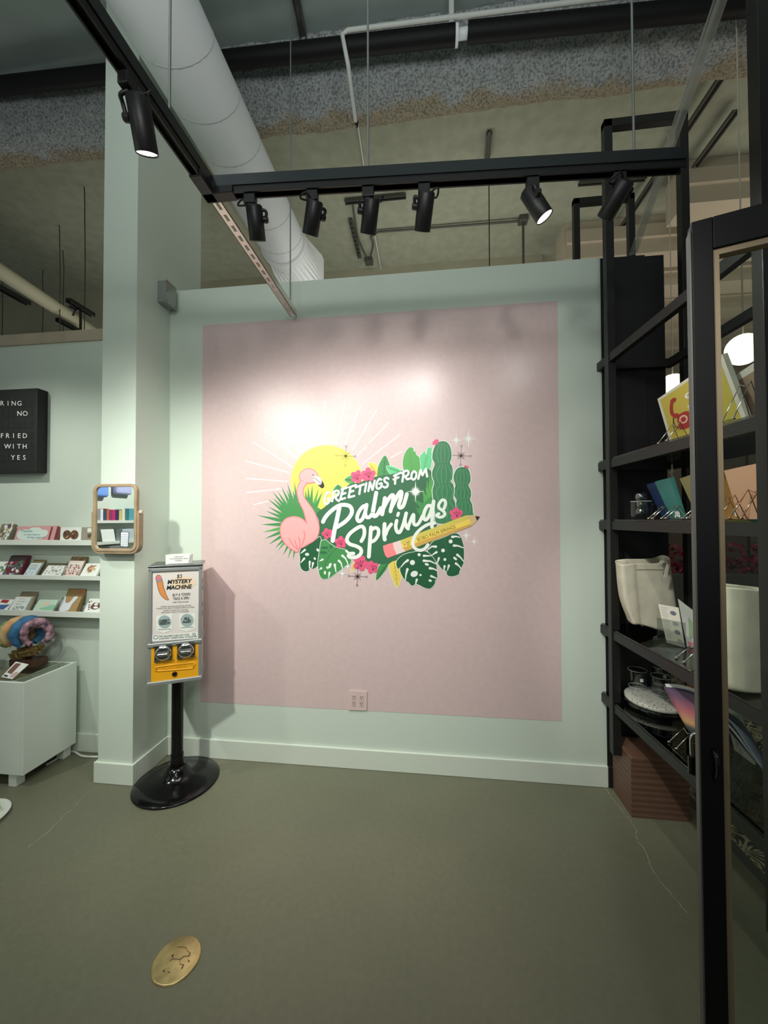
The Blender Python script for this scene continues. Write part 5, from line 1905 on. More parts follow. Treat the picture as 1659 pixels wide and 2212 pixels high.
post(RX0, 2.215, .25, 3.68)
post(RX1 + .02, 2.215, .25, 3.68)
NY = 1.304
post(rx(RX0, NY), NY, .25, 4.55)
post(rx(RX1 + .02, NY), NY, .25, 4.55)
MB().box(RX0 - TB_ / 2, RX1 + .02 + TB_ / 2, 2.215 - TB_ / 2, 2.215 + TB_ / 2, 3.68 - TB_, 3.68, M_blackmetal).build('top_bar', RK, bevel=.002)
MB().box(rx(RX0, NY), rx(RX1, NY), NY - .021, NY + .021, 4.51, 4.55, M_blackmetal).build('top_bar', RK, bevel=.002)
M_shelf = glassmat('shelf_glass', (176, 186, 180), .10)
SZ = [2.39, 1.818, 1.487, .903, .520]
for i, z in enumerate(SZ):
    h = .045
    b = MB()
    rbar(RX0 - .016, RX0 + .014, 1.30, 2.329, z - h, z, M_blackmetal, b)
    rbar(RX1 - .014, RX1 + .016, 1.30, 2.329, z - h, z, M_blackmetal, b)
    rbar(RX0 + .014, RX1 - .014, 2.30, 2.329, z - h, z, M_blackmetal, b)
    rbar(RX0 + .014, RX1 - .014, 1.285, 1.315, z - h, z, M_blackmetal, b)
    b.build('shelf_frame', RK, bevel=.0015)
    if i:
        rbar(RX0 - .012, RX1 + .012, 1.29, 2.325, z + .0008, z + .0092, M_shelf, MB()).build('glass_shelf', RK)
# second frame seen over the top of the mural wall
F2 = thing('steel_frame', 'black steel frame standing behind the mural wall, seen above its top edge', 'frame', (.98, 2.78, 0))
fy = 2.78
a, c = atY(1237, 433, fy), atY(1368, 425, fy)
for x in (a.x + .02, c.x - .02):
    MB().box(x - .02, x + .02, fy - .02, fy + .02, 0, a.z, M_blackmetal).build('post', F2, bevel=.002)
MB().box(a.x, c.x, fy - .02, fy + .02, a.z - .042, a.z, M_blackmetal).build('top_bar', F2, bevel=.002)
for x in (a.x + .02, c.x - .02):
    MB().box(x - .025, x + .025, fy - .05, fy + .05, 0, .006, M_blackmetal).build('foot_plate', F2)

# walnut block
wb = thing('walnut_block', 'walnut veneer block on the floor under the black rack', 'block', (1.12, 2.15, 0))
M_wal = mat('walnut', (104, 72, 56), .5)
nt = M_wal.node_tree
wv = nt.nodes.new('ShaderNodeTexWave')
wv.wave_type = 'BANDS'
wv.bands_direction = 'Z'
wv.inputs['Scale'].default_value = 7
wv.inputs['Distortion'].default_value = 5
wv.inputs['Detail'].default_value = 4
wv.inputs['Detail Scale'].default_value = .6
tcn = nt.nodes.new('ShaderNodeTexCoord')
mpn = nt.nodes.new('ShaderNodeMapping')
mpn.inputs['Scale'].default_value = (.25, .25, 1.6)
nt.links.new(tcn.outputs['Object'], mpn.inputs['Vector'])
nt.links.new(mpn.outputs[0], wv.inputs['Vector'])
rp = nt.nodes.new('ShaderNodeValToRGB')
rp.color_ramp.elements[0].color = lin((92, 66, 52))
rp.color_ramp.elements[1].color = lin((112, 82, 66))
nt.links.new(wv.outputs['Fac'], rp.inputs['Fac'])
nt.links.new(rp.outputs[0], nt.nodes['Principled BSDF'].inputs['Base Color'])
MB().box(.998, 1.268, 2.105, 2.305, 0, .296, M_wal).build('block_body', wb, bevel=.002)

# ---- things standing on the rack
Z2, Z3, Z4, Z5 = SZ[1] + .0095, SZ[2] + .0095, SZ[3] + .0095, SZ[4] + .0095
GR = 'things on the black rack'


def easel(label, x, y, z, h=.085, w=.06, lean=.055, rose=False):
    """little wire easel: two V legs towards the shop, lips under the thing it carries"""
    root = thing('wire_easel', label, 'easel', (x, y, z), 'wire easels on the rack')
    m = mat('rose_gold_wire', (226, 180, 150), .2, 1.0) if rose else mat('bright_wire', (220, 214, 200), .2, 1.0)
    for s in (-1, 1):
        b = MB()
        yy = s * w / 2
        b.tube([(.085, yy, .022), (.085, yy, .004), (.062, yy, .004), (.028, yy * .9, h), (-.03, yy, .004), (-.03, yy, .003), (-.022, yy, .0035)], .0022, m, n=6)
        b.ball((-.03, yy, .005), .005, m, n=8, k=5)
        b.build('wire_leg', root, local=True)
    b = MB()
    b.tube([(.028, -w / 2 * .9, h), (.030, 0, h - .012), (.028, w / 2 * .9, h)], .0018, m, n=6)
    b.build('cross_wire', root, local=True)
    return root


def rpanel(name, label, cat, bl, br, tr, tl, xb, th, m, zsh, art=None, back=None):
    """panel seen from the shop side; bl/br px where it meets the shelf line, tl/tr px of the top, base at x = xb"""
    p0, p1 = atX(bl[0], bl[1], xb), atX(br[0], br[1], xb)
    t0, t1 = atY(tl[0], tl[1], p0.y), atY(tr[0], tr[1], p1.y)
    # carry the side edges down to the shelf
    nn = (p1 - p0).cross(t0 - p0).normalized()
    t1 = atP(tr[0], tr[1], p0, nn)
    for p, t in ((p0, t0), (p1, t1)):
        k = (zsh + .001 - p.z) / (t.z - p.z)
        q = p + (t - p) * k
        p[:] = q
    s, mp = slab(p0, p1, t1, t0, th, m, back=back)
    if art:
        art(s, mp)
    return tag(s.build(name), label, cat, GR)


def art_phone(b, mp):
    W_ = lambda k: (lambda x, y: mp(x, y, k))
    rp_ = C_('phone_red', (170, 44, 40))
    b.poly([(.045, .05), (.955, .05), (.955, .95), (.045, .95)], W_(.0008), C_('print_yellow', (196, 178, 74)))
    b.stroke(smooth([(.23, .80), (.19, .72), (.17, .60), (.20, .52)], False, 4), .055, W_(.0016), rp_)
    b.disc((.245, .80), .05, W_(.0017), rp_, ry=.04)
    b.disc((.215, .52), .05, W_(.0017), rp_, ry=.04)
    b.blob([(.24, .50), (.40, .50), (.45, .30), (.42, .24), (.24, .24), (.21, .34)], W_(.0016), rp_)
    b.disc((.31, .40), .065, W_(.0022), C_('dial_pale', (226, 190, 160)), ry=.075)
    b.disc((.31, .40), .04, W_(.0026), rp_, ry=.045)
    b.stroke([(.17, .50), (.15, .42), (.16, .34), (.19, .30), (.23, .32)], .018, W_(.0014), M_ink)
    b.text('call', .42, .70, .13, W_(.0016), M_paper, width=.28, ydown=False, bold=.03)
    b.text('el', .72, .70, .13, W_(.0016), M_paper, width=.12, ydown=False, bold=.03)
    b.text('ma', .42, .50, .13, W_(.0016), M_paper, width=.24, ydown=False, bold=.03)
    b.text('important', .68, .10, .05, W_(.0016), M_ink, width=.22, ydown=False)


rpanel('framed_print', 'yellow print with red telephone leaning on the upper glass shelf', 'print', (1447, 955), (1613, 905), (1560, 765), (1420, 862), 1.085, .018, C_('frame_white', (214, 210, 196)), Z2, art_phone)
rpanel('framed_picture', 'white edged picture back with cork coloured panel on the upper shelf', 'picture', (1612, 905), (1690, 880), (1652, 768), (1577, 818), 1.13, .012, C_('frame_white', (214, 210, 196)), Z2,
       lambda b, mp: b.poly([(.14, .0), (.95, .0), (.95, .88), (.14, .88)], lambda x, y: mp(x, y, .001), C_('cork', (158, 132, 112))))
easel('wire easel behind the yellow telephone print, nearest the door stile', 1.03, 1.80, Z2)
easel('tall wire easel in front of the cork coloured picture back', 1.03, 1.43, Z2, h=.13, w=.05)
rpanel('blue_book', 'dark blue book leaning behind the teal one on the second shelf', 'book', (1434, 1125), (1450, 1125), (1428, 1040), (1396, 1047), 1.14, .016, C_('navy', (32, 58, 104)), Z3)
rpanel('teal_book', 'teal book with a white price sticker on the second shelf', 'book', (1452, 1125), (1476, 1125), (1447, 1033), (1414, 1041), 1.13, .018, C_('teal2', (70, 138, 132)), Z3,
       lambda b, mp: b.poly([(.55, .06), (.92, .06), (.92, .2), (.55, .2)], lambda x, y: mp(x, y, .001), M_paper))
rpanel('olive_card', 'olive card leaning against the door stile side of the second shelf', 'card', (1510, 1125), (1535, 1125), (1488, 1027), (1468, 1034), 1.13, .006, C_('olive_card', (140, 134, 84)), Z3)
rpanel('ochre_book', 'ochre book left of the peach folder on the second shelf', 'book', (1562, 1125), (1606, 1125), (1572, 1015), (1545, 1013), 1.17, .012, C_('ochre', (178, 128, 66)), Z3,
       lambda b, mp: b.poly([(.68, .06), (.92, .05), (.92, .2), (.68, .22)], lambda x, y: mp(x, y, .001), M_paper))
rpanel('peach_folder', 'peach folder with rounded top edge on the second shelf, seen through the door', 'folder', (1598, 1125), (1655, 1125), (1634, 1002), (1564, 1017), 1.10, .02, C_('peach', (222, 170, 138)), Z3)
for i, (x, y, lb) in enumerate([(1.03, 1.90, 'small wire easel just right of the clear mug'), (1.03, 1.80, 'small wire easel under the dark blue book'), (1.03, 1.66, 'small wire easel left of the door stile on the second shelf')]):
    easel(lb, x, y, Z3, h=.06, w=.03)
easel('rose gold easel under the ochre book', 1.03, 1.50, Z3, h=.085, w=.035, rose=True)
easel('rose gold easel under the peach folder', 1.03, 1.405, Z3, h=.10, w=.05, rose=True)
# clear mug with a glass ball figure in it
mg = thing('glass_mug', 'clear glass mug holding a glass ball at the far end of the second shelf', 'mug', atX(1385, 1122, 1.04))
mg.location.z = Z3
M_rim = mat('glass_rim', (196, 204, 202), .1, .4)
M_glassy = glassmat('tumbler_glass', (240, 244, 242), .12)
MB().lathe([(.0, .002), (.042, .002), (.046, .006), (.046, .09)], (0, 0, 0), M_glassy, n=28).tube([(.046 * math.cos(t), .046 * math.sin(t), .09) for t in [j * math.pi / 14 for j in range(28)]], .0014, M_rim, n=5, closed=True).build('mug_body', mg, local=True)
MB().tube(smooth([(.044, -.012, .075), (.066, -.02, .07), (.068, -.02, .035), (.044, -.012, .02)], False, 4), .005, M_glassy, n=8).build('handle', mg, local=True)
gb = thing('glass_ornament', 'clear glass ball figure standing in the glass mug', 'ornament', mg.location + Vector((0, 0, .012)))
MB().ball((0, 0, .025), .026, glassmat('clear_crystal', (226, 230, 230), .34)).ball((0, 0, .062), .020, glassmat('clear_crystal', (226, 230, 230), .34)).build('ornament_body', gb, local=True)
MB().ball((0, 0, .100), .026, glassmat('clear_crystal', (226, 230, 230), .34)).build('ornament_head', gb, local=True)

# hanging star
ps = atX(1452, 1020, 1.25)
sr = thing('hanging_star', 'small white star ornament hanging under the upper shelf', 'ornament', ps)
b = MB()
v = []
for i in range(8):
    a = i * math.pi / 4
    r = .030 * (1.35 if i in (2, 6) else 1) if i % 2 == 0 else .009
    v.append((0, math.cos(a) * r * .8, math.sin(a) * r))
b.add([(-.003, y, z) for _, y, z in v] + [(.003, y, z) for _, y, z in v], [tuple(range(8)), tuple(range(15, 7, -1))] + [(i, i + 8, (i + 1) % 8 + 8, (i + 1) % 8) for i in range(8)], mat('pale_star', (190, 186, 176), .4))
b.build('star_body', sr, local=True)
MB().tube([(0, 0, .03), (0, 0, SZ[1] - ps.z - .002)], .001, M_steel, n=4).build('thread', sr, local=True)

# canvas tote on the third shelf
M_canvas = mat('canvas', (224, 216, 194), .9, bump=.06, bscale=160, var=.07, vscale=12)
M_canvas2 = mat('canvas_inner', (160, 148, 120), .9)


def tote(label, cols, back, base, name='canvas_tote', sag=.01, seams=(), seed=3):
    """cols: list of columns, each a list of points top->bottom on the visible face"""
    root = thing(name, label, 'bag', base)
    n, m_ = len(cols), len(cols[0])
    R = random.Random(seed)
    F, B = [], []
    for c in cols:
        for j, p in enumerate(c):
            F.append(p)
            t = j / (m_ - 1)
            B.append(p + back * (1.0 if j else 1.05))
    idx = lambda i, j: i * m_ + j
    fs = []
    for i in range(n - 1):
        for j in range(m_ - 1):
            fs.append((idx(i, j), idx(i, j + 1), idx(i + 1, j + 1), idx(i + 1, j)))
    o = len(F)
    fb = [tuple(o + k for k in f[::-1]) for f in fs]
    sd = []
    for j in range(m_ - 1):
        sd.append((idx(0, j), o + idx(0, j), o + idx(0, j + 1), idx(0, j + 1)))
        sd.append((idx(n - 1, j), idx(n - 1, j + 1), o + idx(n - 1, j + 1), o + idx(n - 1, j)))
    for i in range(n - 1):
        sd.append((idx(i, m_ - 1), o + idx(i, m_ - 1), o + idx(i + 1, m_ - 1), idx(i + 1, m_ - 1)))
    b = MB()
    b.add(F + B, fs + fb + sd, M_canvas, True)
    ob = b.build('bag_body', root)
    sd_ = ob.modifiers.new('sub', 'SUBSURF')
    sd_.levels = sd_.render_levels = 2
    so = ob.modifiers.new('solid', 'SOLIDIFY')
    so.thickness = .0025
    return root, ob


def row(pts, y0, y1, bulge=0.0):
    n = len(pts)
    return [atY(x, y, y0 + (y1 - y0) * i / (n - 1) - bulge * math.sin(math.pi * i / (n - 1))) for i, (x, y) in enumerate(pts)]


rows = [[(1340, 1221), (1352, 1219), (1370, 1217.5), (1371.5, 1217.5), (1395, 1217.5), (1426, 1217), (1440, 1212), (1453, 1206)],
        [(1341, 1232), (1353, 1230), (1370.5, 1228), (1372, 1228), (1396, 1228), (1426, 1228), (1442, 1226), (1454, 1222)],
        [(1343, 1262), (1355, 1262), (1372, 1262), (1374, 1262), (1398, 1262), (1426, 1262), (1444, 1260), (1459, 1256)],
        [(1347, 1298), (1358, 1298), (1376, 1298), (1378, 1298), (1402, 1300), (1426, 1302), (1448, 1300), (1465, 1293)],
        [(1356, 1324), (1366, 1326), (1379, 1328), (1381, 1328), (1406, 1334), (1430, 1340), (1452, 1342), (1471, 1338)],
        [(1366, 1352), (1374, 1355), (1381, 1357), (1383, 1358), (1408, 1366), (1430, 1374), (1456, 1380), (1478, 1386)],
        [(1368, 1366), (1375, 1366), (1383, 1364), (1388, 1366), (1408, 1376), (1428, 1387), (1452, 1391), (1476, 1394)]]
offs = [.0, .0, .0, .004, .012, .024, .034]
R3 = [row(r, 2.05 - f * .2, 2.13 - f * .8, .015 - f * .3) for r, f in zip(rows, offs)]
cols = [[R3[j][i] for j in range(7)] for i in range(8)]
tt, tb_ = tote('cream canvas tote bag standing open on the third shelf of the rack', cols, Vector((.012, .10, .012)), R3[-1][3].copy())
zmin = min((tt.location + Vector(v.co)).z for v in tb_.data.vertices)
for v in tb_.data.vertices:
    k = max(0, min(1, (1.02 - (tt.location.z + v.co.z)) / .12))
    v.co.z += (Z4 + .001 - zmin) * k if zmin < Z4 else 0
b = MB()
hp = [atY(x, y, 2.035) for x, y in [(1426, 1219), (1430, 1212), (1440, 1211), (1444, 1218), (1440, 1232), (1437, 1248)]]
for i, (p, q) in enumerate(zip(hp[:-1], hp[1:])):
    b.bar(p, q, .016, .003, M_canvas, up=(.3, -1, .2))
b.build('carry_strap', tt)
b = MB()
dm = lambda x, y: atY(x, y, 2.0)
b.text('PALM', 1446, 1280, 9, dm, C_('faded_rose', (176, 132, 120)), ang=.35, width=16)
b.text('SPRINGS', 1448, 1296, 9, dm, C_('faded_rose', (176, 132, 120)), ang=.35, width=18)

def seam(pts, nm='seam'):
    b_ = MB()
    b_.tube([p for p in pts], .0012, mat('seam_thread', (168, 156, 128), .9), n=5)
    b_.build(nm, tt)


sv = [tt.location + Vector(tb_.data.vertices[3 * 7 + j].co) + Vector((0, -.003, 0)) for j in range(7)]
seam(smooth([tuple(p) for p in sv], False, 3), 'side_seam')
sv = [tt.location + Vector(tb_.data.vertices[i * 7 + 1].co) + Vector((0, -.003, -.004)) for i in range(3, 8)]
seam(smooth([tuple(p) for p in sv], False, 3), 'hem_seam')

# second tote seen through the door glass
rows = [[(1562, 1268), (1580, 1269), (1605, 1271), (1640, 1275), (1680, 1279)],
        [(1563, 1281), (1580, 1283), (1605, 1287), (1640, 1293), (1680, 1299)],
        [(1564, 1330), (1582, 1332), (1606, 1334), (1640, 1336), (1680, 1338)],
        [(1564, 1390), (1582, 1392), (1606, 1394), (1640, 1396), (1680, 1398)],
        [(1565, 1440), (1584, 1444), (1608, 1452), (1640, 1462), (1680, 1470)],
        [(1567, 1468), (1586, 1478), (1610, 1492), (1640, 1503), (1680, 1510)],
        [(1574, 1500), (1590, 1516), (1612, 1527), (1642, 1533), (1680, 1536)]]
R3 = [row(r, 1.43, 1.45, .02) for r in rows]
for r_ in R3:
    for p_ in r_:
        p_.z = max(p_.z, Z4 + .004)
cols = [[R3[j][i] for j in range(7)] for i in range(5)]
tote('large cream canvas tote bag seen through the glass of the open door', cols, Vector((.02, .09, .0)), R3[-1][1].copy(), seed=9)

# brochure holder
bh = thing('brochure_holder', 'clear acrylic holder in front of the canvas tote', 'holder', (1.07, 1.93, Z4))
M_acr = glassmat('acrylic', (226, 230, 228), .12)
q0, q1 = atZ(1411, 1400, Z4), atZ(1474, 1415, Z4)
dq = (q1 - q0).normalized()
nq = Vector((-dq.y, dq.x, 0))
b = MB()
for off, h in ((0, .05), (.045, .13)):
    b.bar(q0 + nq * off + Vector((0, 0, h / 2 + .001)), q1 + nq * off + Vector((0, 0, h / 2 + .001)), .002, h, M_acr)
for p in (q0, q1):
    b.bar(p + Vector((0, 0, .025)), p + nq * .045 + Vector((0, 0, .025)), .002, .048, M_acr)
b.build('acrylic_box', bh)


def art_bro(b, mp):
    W_ = lambda x, y: mp(x, y, .0008)
    for i in range(15):
        v = .92 - i * .055
        b.poly([(.08, v), (.42 - (i % 3) * .04, v), (.42 - (i % 3) * .04, v + .015), (.08, v + .015)], W_, C_('txtgrey', (150, 150, 146)))
    for u, v, m_ in ((.68, .82, C_('inkblue', (60, 70, 96))), (.7, .55, C_('txtgrey', (150, 150, 146))), (.72, .34, C_('inkblue2', (84, 104, 120))), (.78, .12, C_('txtgrey', (150, 150, 146)))):
        b.disc((u, v), .16, W_, m_, ry=.06, n=9)


br = [atY(x, y, yy) for x, y, yy in [(1440, 1388, 1.955), (1480, 1400, 1.915), (1466, 1313, 1.99), (1422, 1305, 2.03)]]
br[0].z, br[1].z = max(br[0].z, Z4 + .002), max(br[1].z, Z4 + .002)
s, mp = slab(*br, .004, C_('brochure', (206, 198, 180)), back=C_('bro_back', (40, 44, 60)))
art_bro(s, mp)
tag(s.build('brochure'), 'cream brochure with small dark pictures in the clear holder', 'brochure', GR)
br = [atY(x, y, yy) for x, y, yy in [(1484, 1404, 1.93), (1520, 1412, 1.89), (1500, 1320, 1.96), (1464, 1293, 2.0)]]
br[0].z, br[1].z = max(br[0].z, Z4 + .002), max(br[1].z, Z4 + .002)
s, mp = slab(*br, .004, C_('greyprint', (176, 178, 170)))
s.blob([(.3, .2), (.6, .3), (.7, .6), (.5, .7), (.4, .5)], lambda x, y: mp(x, y, .0008), C_('palegreen', (130, 156, 120)))
s.poly([(.1, .02), (.8, .02), (.8, .12), (.1, .12)], lambda x, y: mp(x, y, .0008), C_('rose_band', (190, 116, 120)))
tag(s.build('print_sheet'), 'pale print with faint green drawing right of the brochure', 'print', GR)
easel('wire easel at the door side of the third shelf', 1.05, 1.74, Z4, h=.06, w=.05)

# round terrazzo tray with tumblers on the lowest shelf
tc_ = Vector((1.15, 2.165, Z5 + .028))
MB_ = MB().lathe([(.0, .0), (.136, 0), (.140, .004), (.140, .022), (.136, .026), (.0, .026)], (1.15, 2.165, Z5 + .0005), glassmat('green_glass_board', (176, 190, 182), .12), n=48).build('glass_board')
tag(MB_, 'round thick green glass board under the terrazzo tray', 'board')
ty = thing('terrazzo_tray', 'round pale terrazzo tray on the lowest glass shelf', 'tray', tc_)
M_ter = mat('terrazzo', (196, 194, 184), .4)
nt = M_ter.node_tree
vo = nt.nodes.new('ShaderNodeTexVoronoi')
vo.inputs['Scale'].default_value = 90
tcn = nt.nodes.new('ShaderNodeTexCoord')
nt.links.new(tcn.outputs['Object'], vo.inputs['Vector'])
rp = nt.nodes.new('ShaderNodeValToRGB')
rp.color_ramp.elements[0].position = .25
rp.color_ramp.elements[0].color = lin((90, 88, 80))
rp.color_ramp.elements[1].position = .33
rp.color_ramp.elements[1].color = lin((198, 196, 186))
nt.links.new(vo.outputs['Distance'], rp.inputs['Fac'])
nt.links.new(rp.outputs[0], nt.nodes['Principled BSDF'].inputs['Base Color'])
MB().lathe([(.0, .0), (.132, 0), (.138, .005), (.138, .020), (.134, .022), (.0, .022)], (0, 0, 0), M_ter, n=48).build('tray_slab', ty, local=True)
for (x, y), lb in [(((1377, 1484)), 'clear tumbler at the far left of the terrazzo tray'), (((1426, 1476)), 'clear tumbler at the back of the terrazzo tray'), (((1428, 1500)), 'clear tumbler at the front right of the terrazzo tray')]:
    p = atZ(x, y, Z5 + .0508)
    g = thing('tumbler', lb, 'glass', p, 'tumblers on the terrazzo tray')
    MB().lathe([(.0, .002), (.040, .002), (.043, .006), (.045, .095)], (0, 0, 0), M_glassy, n=28).tube([(.045 * math.cos(t), .045 * math.sin(t), .095) for t in [j * math.pi / 14 for j in range(28)]], .0014, M_rim, n=5, closed=True).tube([(.041 * math.cos(t), .041 * math.sin(t), .005) for t in [j * math.pi / 14 for j in range(28)]], .003, M_rim, n=5, closed=True).build('tumbler_wall', g, local=True)
    MB().box(-.008, .008, -.046, -.044, .045, .062, M_paper).build('label_sticker', g, local=True)

# curved magazine on an easel, and other prints on the lowest shelf
p0 = atY(1466, 1562, 1.72)
mz = thing('magazine', 'curved magazine with dusk gradient cover on the lowest shelf', 'magazine', p0)
b = MB()
M_dusk = mat('dusk_cover', (120, 90, 110), .35)
nt = M_dusk.node_tree
tcn = nt.nodes.new('ShaderNodeTexCoord')
sp_ = nt.nodes.new('ShaderNodeSeparateXYZ')
nt.links.new(tcn.outputs['Generated'], sp_.inputs[0])
rp = nt.nodes.new('ShaderNodeValToRGB')
els = rp.color_ramp.elements
els[0].position, els[0].color = .0, lin((40, 60, 66))
els[1].position, els[1].color = 1.0, lin((56, 62, 88))
for ps_, c in ((.18, (70, 80, 78)), (.28, (206, 160, 110)), (.5, (190, 110, 120)), (.75, (120, 88, 116))):
    e_ = els.new(ps_)
    e_.color = lin(c)
nt.links.new(sp_.outputs[2], rp.inputs['Fac'])
nt.links.new(rp.outputs[0], nt.nodes['Principled BSDF'].inputs['Base Color'])
g = []
for j in range(8):
    v = j / 7
    l_ = (1433 + (1490 - 1433) * v, 1484 + (1585 - 1484) * v)
    r_ = (1530 + (1560 - 1530) * v, 1512 + (1630 - 1512) * v)
    for i in range(8):
        u = i / 7
        g.append(atY(l_[0] + (r_[0] - l_[0]) * u, l_[1] + (r_[1] - l_[1]) * u - 8 * math.sin(u * math.pi) * (1 - v), 1.86 - .16 * u - .10 * v + .02 * math.sin(u * math.pi)))
fs = [(j * 8 + i, (j + 1) * 8 + i, (j + 1) * 8 + i + 1, j * 8 + i + 1) for j in range(7) for i in range(7)]
b.add(g, fs, M_dusk, True)
o = b.build('cover', mz)
so = o.modifiers.new('solid', 'SOLIDIFY')
so.thickness = .004
b = MB()
b.add([p + Vector((.012, .012, .010)) for p in g], fs, M_paper, True)
b.build('pages', mz)
easel('wire easel holding the dusk magazine on the lowest shelf', 1.05, 1.80, Z5, h=.07, w=.05)
br = [atY(x, y, yy) for x, y, yy in [(1440, 1500, 2.0), (1462, 1508, 1.98), (1460, 1440, 2.0), (1440, 1432, 2.02)]]
rp0 = [(1.27, 2.05, Z5 + .001), (1.27, 1.93, Z5 + .001), (1.23, 1.93, Z5 + .17), (1.23, 2.05, Z5 + .17)]
s, mp = slab(*rp0, .006, C_('terracotta', (150, 92, 70)))
tag(s.build('print_card'), 'terracotta card at the back of the lowest shelf', 'card', GR)
rp0 = [(1.25, 1.915, Z5 + .001), (1.25, 1.83, Z5 + .001), (1.21, 1.83, Z5 + .21), (1.21, 1.915, Z5 + .21)]
s, mp = slab(*rp0, .006, C_('palecard', (206, 206, 190)))
tag(s.build('print_card'), 'tall pale card behind the dusk magazine', 'card', GR)
rp0 = [(1.26, 1.80, Z5 + .001), (1.26, 1.70, Z5 + .001), (1.22, 1.70, Z5 + .19), (1.22, 1.80, Z5 + .19)]
s, mp = slab(*rp0, .006, C_('drawn', (190, 190, 176)))
dots(s, mp, [C_('greyfl', (150, 160, 164))], 12, .07, 3)
tag(s.build('print_card'), 'pale card with grey drawing nearest the door stile, lowest shelf', 'card', GR)
# fanned magazines at the near end of the lowest shelf
for i in range(3):
    yo = 1.50 - i * .035
    pp = [atY(1568 + i * 2, 1548 + i * 12, yo), atY(1640, 1650 - i * 6, yo - .10), atY(1642, 1628 - i * 8, yo - .10 + .03), atY(1572, 1538 + i * 6, yo + .03)]
    b = MB()
    c0 = [(1565 + i * 2, 1537 + i * 14), (1595, 1556 + i * 14), (1620, 1588 + i * 10), (1650, 1640 - i * 2)]
    c1 = [(1565 + i * 2, 1546 + i * 15), (1590, 1576 + i * 13), (1612, 1610 + i * 8), (1650, 1668 - i * 2)]
    A1 = [atX(x, y, 1.10 + .012 * i) for x, y in smooth(c0, False, 3)]
    A2 = [atX(x, y, 1.04 + .012 * i) for x, y in smooth(c1, False, 3)]
    n = len(A1)
    b.add(A1 + A2, [(k, k + 1, n + k + 1, n + k) for k in range(n - 1)], C_('slate_mag%d' % i, [(86, 94, 104), (120, 122, 120), (66, 70, 74)][i]), True)
    o = b.build('curled_magazine')
    so = o.modifiers.new('solid', 'SOLIDIFY')
    so.thickness = .004
    tag(o, ['uppermost slate blue magazine curling off the lowest shelf, seen through the door', 'pale grey magazine curling under the slate blue one', 'dark magazine at the bottom of the curled fan'][i], 'magazine', 'curled magazines')

# ------------------------------------------------------------------ the open glass door
DZ = 2.2
P1 = Vector((.616, .979, 0))
dd = Vector((.946, -.323, 0)).normalized()
dn = Vector((dd.y, -dd.x, 0))            # towards the camera
DT, DWID = .034, .92
dr_ = thing('door_1', 'black framed glass door standing open at the right', 'door', P1)
struct(dr_)


def dbox(u0, u1, t0, t1, z0, z1, m, mb=None):
    mb = mb or MB()
    P = [P1 + dd * u - dn * t + Vector((0, 0, z)) for z in (z0, z1) for (u, t) in ((u0, t0), (u1, t0), (u1, t1), (u0, t1))]
    return mb.hexa(P, m)


M_door = mat('door_black', (9, 9, 10), .6, spec=.2)
sw = .040
dbox(0, sw, 0, DT, .012, DZ, M_door).build('lock_stile', dr_, bevel=.002)
dbox(DWID - sw, DWID, 0, DT, .012, DZ, M_door).build('hinge_stile', dr_, bevel=.002)
dbox(sw, DWID - sw, 0, DT, DZ - .075, DZ, M_door).build('top_rail', dr_, bevel=.002)
dbox(sw, DWID - sw, 0, DT, .012, .10, M_door).build('bottom_rail', dr_, bevel=.002)
M_bead = mat('bronze_bead', (128, 112, 88), .45, .3)
b = dbox(sw, sw + .012, .006, DT - .006, .10, DZ - .075, M_bead)
dbox(DWID - sw - .012, DWID - sw, .006, DT - .006, .10, DZ - .075, M_bead, b)
dbox(sw + .012, DWID - sw - .012, .006, DT - .006, DZ - .089, DZ - .075, M_bead, b)
dbox(sw + .012, DWID - sw - .012, .006, DT - .006, .10, .112, M_bead, b)
b.build('glazing_bead', dr_)
dbox(sw + .002, DWID - sw - .002, .018, .026, .102, DZ - .078, glassmat('door_glass', (238, 243, 240), .05)).build('glass_pane', dr_)
MB().hexa([P1 - dn * t + dd * u + Vector((0, 0, z)) for z in (.012, DZ - .02) for (u, t) in ((-.004, .004), (-.0005, .004), (-.0005, DT - .004), (-.004, DT - .004))], mat('grey_edge_strip', (92, 92, 88), .5, .3)).build('edge_strip', dr_)
# handles
hcz = atP(1541, 1648, P1, dn)
hu = (hcz - P1).dot(dd)
hz_ = hcz.z
hc = lambda u, t, z: P1 + dd * u - dn * t + Vector((0, 0, z))
MB().tube(smooth([hc(hu, 0, hz_ + .030), hc(hu + .002, -.014, hz_ + .025), hc(hu + .004, -.020, hz_), hc(hu + .002, -.014, hz_ - .025), hc(hu, 0, hz_ - .030)], False, 5), .0045, M_blkgl, n=10).build('pull_handle', dr_)
ah = MB()
ah.tube(smooth([hc(.035, DT, hz_ + .020), hc(.025, DT + .045, hz_ + .022), hc(.002, DT + .05, hz_ + .014), hc(.001, DT + .05, hz_ - .04)], False, 5), .0038, M_chrome, n=10)
ah = ah.build('chrome_handle', dr_)
MB().tube([hc(.001, DT + .05, hz_ - .036), hc(.001, DT + .05, hz_ - .078)], .0085, M_blkgl, n=14).build('handle_grip', ah)

